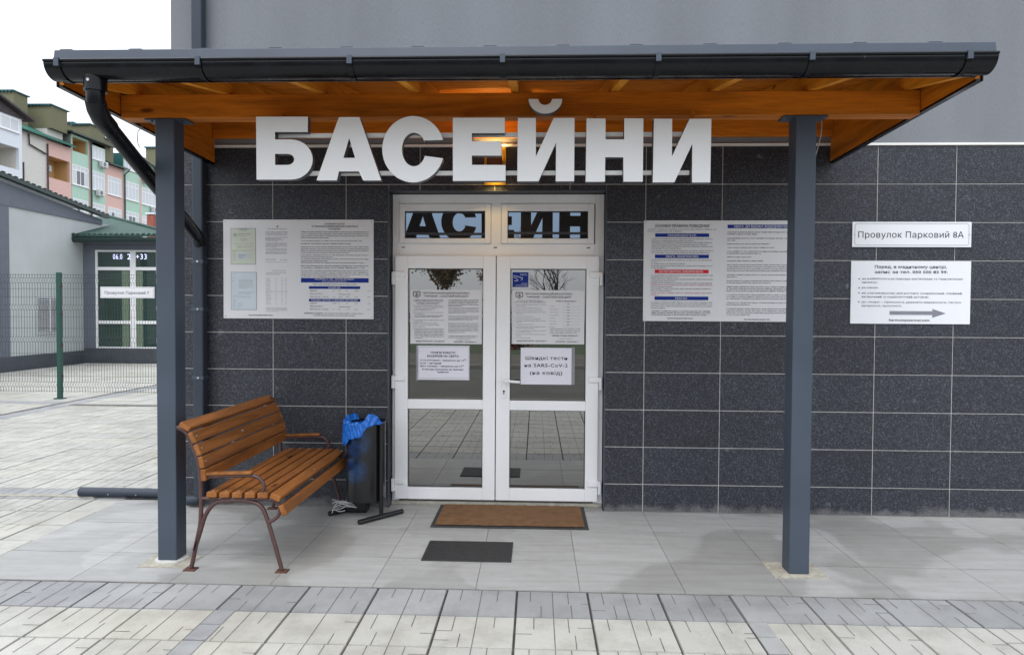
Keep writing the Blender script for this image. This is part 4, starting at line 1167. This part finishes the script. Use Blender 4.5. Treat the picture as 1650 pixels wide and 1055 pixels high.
# louvre
b = MB(); b.box(AX, 12.08, .90, AX + .03, 13.02, 1.93)
lv = b.build('louvre', 'annex_wall', an)
b = MB(); b.box(AX + .03, 12.14, .97, AX + .034, 12.96, 1.87, 1)
for k in range(16):
    z = .99 + k * .0555
    b.obox((AX + .04, 12.55, z + .012), (.014, 0, -.012), (0, .41, 0), (.003, 0, .004), 0)
b.box(AX + .04, 12.53, .97, AX + .06, 12.56, 1.87, 0)
b.build('louvre_blade', ['sign_white', 'black'], lv)
b = MB(); b.box(AX, AY, .43, -10.415, AY + .3, 3.56); b.box(-10.415, AY, 3.355, -8.1, AY + .3, 3.56); b.box(-8.5, AY, .43, -8.1, AY + .3, 3.355)
b.box(AX, AY + .3, .43, -8.1, AY + 3, 3.6)
b.build('wall', 'annex_gray', an)
b = MB(); fy = AY + .02
b.box(-10.412, fy, .432, -10.345, fy + .06, 3.353); b.box(-10.345, fy, 3.30, -8.503, fy + .06, 3.353); b.box(-9.355, fy, .475, -9.185, fy + .06, 3.30)
b.box(-10.345, fy, .432, -8.503, fy + .06, .475); b.box(-8.56, fy, .475, -8.503, fy + .06, 3.30)
for xa, xb in ((-10.345, -9.355), (-9.185, -8.56)):
    b.box(xa, fy, 2.755, xb, fy + .06, 2.85); b.box(xa, fy, 1.16, xb, fy + .06, 1.255)
dr = b.build('glazed_door', 'pvc', an)
for xa, xb in ((-10.345, -9.355), (-9.185, -8.56)):
    for za, zb in ((.475, 1.16), (1.255, 2.755), (2.85, 3.30)):
        one((xa - .01, fy + .03, za - .01, xb + .01, fy + .036, zb + .01), 'pane', 'annex_glass', dr)
for xa, xb in ((-9.62, -9.40), (-9.17, -8.98)): one((xa, fy + .0285, .48, xb, fy + .0295, 2.75), 'curtain', 'annex_curtain', dr)
b = MB()
n = 10; b.prism([(-11.0, 13.55 - .07 * math.cos(math.pi * k / n), 3.66 - .12 * math.sin(math.pi * k / n)) for k in range(n + 1)], (3.3, 0, 0))
b.box(-11, 13.48, 3.655, -7.7, 13.62, 3.675)
b.build('gutter', 'green_dark', an)
b = MB(); b.box(-10.77, 13.6, 3.55, -8.0, 13.96, 3.6); b.build('eave_soffit', 'annex_gray', an)
b = MB()
b.add([(-10.95, 13.5, 3.76), (-7.7, 13.5, 3.76), (-12, 17, 4.77), (-13.2, 17, 4.77)], [(0, 1, 2, 3)])
b.add([(-7.7, 13.5, 3.76), (-7.7, 19, 3.76), (-12, 17, 4.77)], [(0, 1, 2)])
b.add([(-10.95, 13.5, 3.70), (-7.7, 13.5, 3.70), (-7.7, 13.5, 3.76), (-10.95, 13.5, 3.76)], [(0, 1, 2, 3)])
x = -10.9
while x < -7.8:
    b.tube([(x, 13.49, 3.765), (x, 13.56, 3.785)], .035, 6); x += .16
b.tube([(-7.7, 13.5, 3.78), (-12, 17, 4.79)], .05, 6)
b.build('hip_roof', 'green_roof', an)
b = MB(); b.box(-11.24, 18, 3.8, -11.0, 18.25, 4.98); b.box(-11.28, 17.97, 5.0, -10.96, 18.28, 5.06, 1)
for x in (-11.22, -11.05): b.box(x, 18.02, 4.98, x + .03, 18.2, 5.0, 1)
b.build('chimney', ['brick', 'h_white'], an)
b = MB()
for t, x0, x1 in (('06.0', -9.86, -9.58), ('2', -9.425, -9.33), ('+33', -9.165, -8.84)): put_text(b, t, x0, x1, 3.08, 3.245, AY + .012, 0, -.012, 1.12)
tag(b.build('led_display', 'led'), 'glowing white LED digits in the top panes of the annex door', 'LED display')

# ------------------------------------------------------------------ mesh fence
fn = thing('mesh_fence', 'green welded mesh fence with one green post in front of the low pale building', 'fence', (-5.73, 6.15, 0))
FYY = 6.15
for x in (-8.23, -5.73, -3.23):
    b = MB(); b.box(x - .035, FYY - .03, .0, x + .035, FYY + .03, 2.24); b.box(x - .08, FYY - .06, .0, x + .08, FYY + .06, .012)
    for z in (.4, .95, 1.5, 2.0): b.box(x + .035, FYY - .03, z - .02, x + .045, FYY + .03, z + .02, 1)
    b.build('post', ['fence_green', 'rust'], fn)
bends = (.25, 1.05, 1.62, 2.10)
for xa in (-8.19, -5.69):
    b = MB(); n = 49
    path = [(0, .11)]
    for z in bends: path += [(0, z - .045), (-.045, z), (0, z + .045)]
    path += [(0, 2.215)]
    for k in range(n):
        x = xa + .02 + k * .05
        b.tube([(x, FYY + dy, z) for dy, z in path], .0029, 4, 0, False)
    hz = [.13, .40, .60, .80, 1.25, 1.45, 1.80, 1.95, 2.2]
    for z in bends: hz += [z - .045, z + .045]
    for z in hz: b.tube([(xa, FYY + .005, z), (xa + 2.42, FYY + .005, z)], .0029, 4, 0, False)
    b.build('mesh_panel', 'wire', fn)
r = thing('street_sign', 'white plate reading Провулок Парковий 7 hung on the mesh fence', 'street sign', (-4.44, 6.07, 1.79))
one((-4.925, 6.065, 1.79, -3.955, 6.08, 1.987), 'panel', 'sign_white', r, .004)
B = Board(745, 147, 1140, 232, -4.925, 1.987, -3.955, 1.79, 6.065)
frame_line(B, 751, 152, 1134, 227, 8, 1.5, AR)
B.text('Провулок Парковий 7', 778, 1102, 202, 180, K, 0)
B.mb.build('printing', INKS, r)

# ------------------------------------------------------------------ row of houses far behind
HX = -36.0
def win(parent, y0, y1, z0, z1, cols, x=HX, trans=.26, dark=()):
    b = MB(); fw = .07
    b.box(x - .06, y0, z0, x + .03, y0 + fw, z1); b.box(x - .06, y1 - fw, z0, x + .03, y1, z1)
    b.box(x - .06, y0 + fw, z1 - fw, x + .03, y1 - fw, z1); b.box(x - .06, y0 + fw, z0, x + .03, y1 - fw, z0 + fw)
    b.box(x, y0 - .05, z0 - .07, x + .09, y1 + .05, z0 - .001)
    zt = z1 - trans * (z1 - z0)
    if trans: b.box(x - .05, y0 + fw, zt - .035, x + .025, y1 - fw, zt + .035)
    for k in range(1, cols):
        yy = y0 + (y1 - y0) * k / cols
        b.box(x - .05, yy - .035, z0 + fw, x + .024, yy + .035, zt - .035 if trans else z1 - fw)
        if trans: b.box(x - .05, yy - .03, zt + .035, x + .024, yy + .03, z1 - fw)
    wdw = b.build('window', 'pvc', parent)
    g = MB()
    for k in range(cols):
        ya = y0 + (y1 - y0) * k / cols + .02; yb = y0 + (y1 - y0) * (k + 1) / cols - .02
        g.quad((x + .012, ya, z0 + .03), (x + .012, yb, z0 + .03), (x + .012, yb, zt), (x + .012, ya, zt), 1 if k in dark else 0)
        if trans: g.quad((x + .012, ya, zt), (x + .012, yb, zt), (x + .012, yb, z1 - .03), (x + .012, ya, z1 - .03), 0)
    g.build('pane', ['curtain', 'win_dark'], wdw)
def wall_hole(parent, y0, y1, z0, z1, hole, mtl, inner, x=HX, depth=8, hd=1.3):
    a, c, e, f = hole
    b = MB()
    b.box(x - .2, y0, z0, x, y1, e); b.box(x - .2, y0, f, x, y1, z1); b.box(x - .2, y0, e, x, a, f); b.box(x - .2, c, e, x, y1, f)
    b.box(x - depth, y0, z0, x - hd - .2, y1, z1)
    w_ = b.build('wall', mtl, parent)
    b = MB()
    b.box(x - hd - .2, a - .1, e - .1, x - hd, c + .1, f + .1); b.box(x - hd, a - .1, e - .1, x - .2, a, f + .1); b.box(x - hd, c, e - .1, x - .2, c + .1, f + .1)
    b.box(x - hd, a, e - .1, x - .2, c, e); b.box(x - hd, a, f, x - .2, c, f + .1)
    b.build('loggia', inner, parent)
def house(label, y0, y1, z, mtl, x=HX):
    h = thing('row_house', label, 'house', (x, (y0 + y1) / 2, 0), 'terraced houses far behind the annex')
    return h
def plain(h, y0, y1, z1, mtl, x=HX): return one((x - 8, y0, 0, x, y1, z1), 'wall', mtl, h)
def block(h, x0, x1, y0, y1, z0, z1, nm='chimney_block', m='olive'):
    p = one((x0, y0, z0, x1, y1, z1), nm, m, h)
    b = MB(); b.box(x0 - .12, y0 - .15, z1, x1 + .12, y1 + .15, z1 + .09)
    x = x0
    while x < x1: b.box(x, y0 - .13, z1 - .07, x + .14, y0 - .02, z1 - .001); x += .28
    b.build('wall_cap', 'cap_blue', p)
def eave(h, y0, y1, z, run=6, rise=.45, m='green_dark', x=HX, th=.12):
    b = MB()
    b.prism([(x + .45, y0, z), (x - run, y0, z + run * rise), (x - run, y0, z + run * rise + th), (x + .45, y0, z + th)], (0, y1 - y0, 0))
    b.build('roof', m, h)

# white gabled house, nearer to us
WX = -31.0
h = house('white gabled house with brown gable and a window band at the far left', 28, 37.07, 14, 'h_white', WX)
wall_hole(h, 28, 37.07, 0, 13.95, (33.0, 36.8, 10.6, 12.0), 'h_white', 'h_cream', WX)
win(h, 33.9, 36.8, 13.0, 13.82, 4, WX, 0)
b = MB(); b.prism([(WX - .05, 27.5, 13.95), (WX - .05, 37.4, 13.95), (WX - .05, 32.4, 15.5)], (.12, 0, 0))
b.build('gable', 'brown', h)
b = MB(); b.prism([(WX - 8, 32.4, 15.5), (WX - 8, 37.75, 13.98), (WX - 8, 37.75, 14.1), (WX - 8, 32.4, 15.65), (WX - 8, 27.2, 14.1), (WX - 8, 27.2, 13.98)], (8.4, 0, 0))
b.build('roof', 'brown', h)

h = house('cream house with green roof and bent dark pipe beside the white gabled house', 41, 45.79, 15, 'h_cream')
plain(h, 41, 45.79, 15, 'h_cream'); eave(h, 40.5, 48.64, 14.95, 3.2, .55, 'green_tile')
b = MB(); b.tube([(HX + .1, 43.9, 14.9), (HX + .1, 43.95, 14.1), (HX + .1, 45.7, 13.75)], .06, 6); b.tube([(HX + .1, 43.35, 12.6), (HX + .1, 43.35, 9)], .06, 6); b.tube([(HX + .1, 45.85, 14.6), (HX + .1, 45.85, 9)], .06, 6); b.build('rainwater_pipe', 'brown', h)
block(h, -40.5, -37.14, 44, 45.4, 15, 18.12)
block(h, -39.3, -36.0, 46.4, 48.2, 16.0, 17.8)
one((-39.2, 46.42, 14.5, -36.4, 48.2, 16.0), 'chimney_base', 'h_cream', h)

h = house('pink house with an ochre open loggia holding an air conditioner', 45.79, 48.66, 15, 'h_pink')
wall_hole(h, 45.79, 48.62, 0, 14.93, (46.05, 48.42, 12.03, 13.74), 'h_pink', 'h_ochre')

h = house('mint green house with an ochre loggia right under its roof edge', 48.66, 50.97, 16.2, 'h_mint')
wall_hole(h, 48.66, 50.73, 0, 16.15, (48.78, 50.66, 14.8, 15.95), 'h_mint', 'h_ochre')
one((HX - 7.8, 50.73, 0, HX - .03, 50.97, 16.15), 'party_wall', 'h_pink', h)
one((HX - 5, 48.58, 14, HX - .05, 48.655, 16.14), 'side_cladding', 'mesh_gray', h)
win(h, 48.70, 50.70, 12.03, 13.68, 4, dark=(1, 2)); win(h, 48.75, 50.6, 9.3, 10.86, 4, dark=(1,))
eave(h, 48.2, 50.97, 16.17, 6, .12)
b = MB(); b.tube([(HX + .12, 50.95, 16.1), (HX + .12, 50.95, 6)], .07, 6); b.build('rainwater_pipe', 'brown', h)
block(h, -38.95, -37.65, 51.2, 53, 15.9, 17.75); block(h, -37.6, -36.0, 51, 53, 15.9, 17.55)

h = house('mint green house with wide top floor windows and two white air conditioners', 50.97, 52.96, 16.2, 'h_mint')
plain(h, 50.97, 52.96, 16.15, 'h_mint')
win(h, 51.13, 52.82, 14.72, 15.8, 4, trans=0); win(h, 51.13, 52.82, 12.03, 13.68, 4); win(h, 51.13, 52.82, 9.3, 10.88, 4)
eave(h, 50.97, 53.7, 16.18, 6, .12); block(h, -37.25, -36.05, 53, 54.2, 14.7, 16.85)

h = house('pink house with a low green roof set between two taller mint green ones', 52.96, 55.6, 14.7, 'h_pink')
plain(h, 52.96, 55.56, 14.65, 'h_pink')
win(h, 53.25, 55.2, 12.01, 13.66, 4); win(h, 53.25, 55.2, 9.3, 10.86, 4, dark=(1,))
eave(h, 52.98, 55.9, 14.62, 2.2, .5, 'green_dark')
b = MB(); b.tube([(HX + .4, 55.85, 14.6), (HX + .12, 55.6, 14.2), (HX + .12, 55.6, 5)], .07, 6); b.build('rainwater_pipe', 'brown', h)

h = house('mint green house with a teal side wall above the low pink house', 55.6, 58.1, 16.2, 'h_mint')
plain(h, 55.6, 58.1, 16.2, 'h_mint')
one((HX - 1.5, 55.52, 14.7, HX - .02, 55.597, 16.2), 'side_cladding', 'teal', h)
win(h, 55.78, 57.91, 14.8, 16.0, 4, trans=0); win(h, 55.78, 57.91, 12.0, 13.7, 4); win(h, 55.78, 57.91, 9.3, 10.88, 4, dark=(1, 2))
eave(h, 55.4, 58.3, 16.25, 3, .45, 'green_tile')

h = house('mint and pink house partly hidden behind the raking rainwater pipe', 58.1, 61.6, 16.5, 'h_mint')
plain(h, 58.36, 61.6, 16.3, 'h_mint'); one((HX - 7.8, 58.1, 0, HX + .02, 58.355, 16.3), 'party_wall', 'h_pink', h)
win(h, 58.42, 60.7, 11.95, 13.58, 4); win(h, 58.42, 60.7, 9.3, 10.8, 4, dark=(2,)); one((HX - .1, 60.9, 0, HX + .02, 61.6, 14), 'party_wall', 'h_pink', h)
b = MB(); b.prism([(HX - 2.5, 58.2, 17.35), (HX - 2.5, 63, 16.35), (HX + .4, 63, 15.4), (HX + .4, 58.2, 16.3)], (0, 0, .12)); b.build('roof', 'mesh_gray', h)
block(h, -36.8, -35.4, 60.5, 62, 15.5, 17.9)

h = house('last green house of the row seen beside the left canopy post', 61.6, 66, 16.2, 'h_mint')
plain(h, 61.62, 66, 16.2, 'h_mint'); win(h, 62, 64, 12, 13.6, 4); win(h, 62, 64, 9.3, 10.8, 4); eave(h, 61.6, 66.2, 16.2, 4, .3)
block(h, -36.9, -36.0, 62.2, 63.2, 16, 17.6)

def ac(label, y0, z0, x=HX):
    r = thing('air_conditioner', label, 'air conditioner', (x, y0 + .4, z0), 'air conditioners on the far houses')
    one((x + .14, y0, z0, x + .44, y0 + .8, z0 + .5), 'casing', 'ac_white', r, .02)
    b = MB(); b.prism([(x + .442, y0 + .33 + .19 * math.cos(R(22.5 * k)), z0 + .25 + .19 * math.sin(R(22.5 * k))) for k in range(16)], (.008, 0, 0))
    b.build('fan_grille', 'win_dark', r)
    b = MB(); b.box(x + .002, y0 + .1, z0 - .05, x + .44, y0 + .14, z0 - .001); b.box(x + .002, y0 + .66, z0 - .05, x + .44, y0 + .7, z0 - .001); b.build('bracket', 'h_white', r)
ac('air conditioner standing in the ochre loggia of the pink house', 46.75, 12.75, HX - 1.3)
ac('white air conditioner under the top window of the mint house', 51.95, 14.15)
ac('white air conditioner between the two lower window rows of the mint house', 51.45, 11.55)
ac('air conditioner beside the raking pipe on the mint and pink house', 58.35, 14.1)
ac('lowest air conditioner, on the mint and pink house near the post', 59.75, 11.35)

# ------------------------------------------------------------------ trees and shrubs across the square (seen mirrored in the door)
def tree(label, x, y, h, spread, leaves, seed, droop=0.0, lm='dry_leaf'):
    rr = random.Random(seed)
    t = thing('bare_tree', label, 'tree', (x, y, -.02), 'trees across the square')
    tr = MB(); tips = []
    def limb(p, d, L, r_, lev):
        n = 4; pts = [p]; rs = [r_]; q = p; dd = d; kids = []
        for i in range(n):
            dd = (dd + Vector((rr.uniform(-.18, .18), rr.uniform(-.18, .18), rr.uniform(-.05, .15) - droop * lev * .12))).normalized()
            q = q + dd * (L / n); pts.append(q); rs.append(max(.006, r_ * (1 - .5 * (i + 1) / n)))
            if lev >= 2: tips.append(q.copy())
            if lev < 4 and i >= 1:
                for _ in range(2 if lev < 3 else 1):
                    a = rr.uniform(0, 2 * math.pi); s_ = spread * rr.uniform(.6, 1.2)
                    kids.append((q.copy(), (dd + Vector((math.cos(a) * s_, math.sin(a) * s_, rr.uniform(-.1, .3)))).normalized(), L * rr.uniform(.48, .66), rs[-1] * .6))
        tr.tube(pts, rs, 6 if lev < 2 else 4, 0, False)
        for k in kids: limb(*k, lev + 1)
    limb(Vector((x, y, -.02)), Vector((0, 0, 1)), h * .55, h * .022, 0)
    tr.build('trunk', 'bark', t)
    lf = MB()
    for p in tips:
        for _ in range(leaves):
            c = p + Vector((rr.gauss(0, .16), rr.gauss(0, .16), rr.gauss(0, .16))); s_ = rr.uniform(.04, .09)
            a = Vector((rr.uniform(-1, 1), rr.uniform(-1, 1), rr.uniform(-1, 1))).normalized() * s_
            b_ = a.cross(Vector((rr.uniform(-1, 1), rr.uniform(-1, 1), rr.uniform(-1, 1)))).normalized() * s_ * .6
            lf.add([c - a, c + b_, c + a, c - b_], [(0, 1, 2, 3)])
    if lf.v: lf.build('crown', lm, t)
tree('tall tree with brown dry leaves across the square, mirrored in the left door', -2.6, -30, 5.4, .5, 3, 11)
tree('small tree across the square, mirrored beside the tall brown one', -.6, -44, 4.6, .6, 2, 5)
tree('bare weeping tree across the square, mirrored in the right door', 3.6, -29, 5.6, .55, 0, 23, .35)
tree('bare tree across the square far to the right', 13.5, -33, 5.6, .6, 1, 31)
def shrub(label, x, y, wx, wz, m, seed, cat='shrub', wy=.5, dens=700):
    rr = random.Random(seed); t = thing('shrub', label, cat, (x, y, -.02), 'planting across the square')
    b = MB()
    for _ in range(dens):
        c = Vector((x + rr.gauss(0, wx * .45), y + rr.gauss(0, wy * .4), abs(rr.gauss(0, wz * .5)))); s_ = rr.uniform(.05, .12)
        a = Vector((rr.uniform(-1, 1), rr.uniform(-1, 1), rr.uniform(-1, 1))).normalized() * s_
        b_ = a.cross(Vector((rr.uniform(-1, 1), rr.uniform(-1, 1), 1))).normalized() * s_ * .7
        b.add([c - a, c + b_, c + a, c - b_], [(0, 1, 2, 3)])
    b.build('foliage', m, t)
    b = MB()
    for _ in range(7): b.tube([(x + rr.uniform(-.1, .1) * wx, y, -.02), (x + rr.gauss(0, wx * .4), y + rr.gauss(0, .2), wz * .8)], [.02, .008], 5)
    b.build('stem', 'bark', t)
shrub('red leaved shrub on the lawn, mirrored in the left door', -3.9, -23, 1.0, .9, 'red_leaf', 1)
shrub('red leaved shrub on the lawn, mirrored in the right door', 1.6, -23, .9, .7, 'red_leaf', 2)
for i, x in enumerate((-14, -9, -4.5, 0, 4.5, 9, 14)):
    shrub(['dark green hedge shrub at the far left end of the lawn', 'dark green hedge shrub, second at the back of the lawn', 'dark green hedge shrub behind the tall brown tree', 'dark green hedge shrub facing the door across the lawn', 'dark green hedge shrub behind the weeping tree', 'dark green hedge shrub, second from the right end of the lawn', 'dark green hedge shrub at the far right end of the lawn'][i],
          x, -41, 3.2, 1.7, 'hedge_leaf', 40 + i, 'hedge', 1.0, 900)
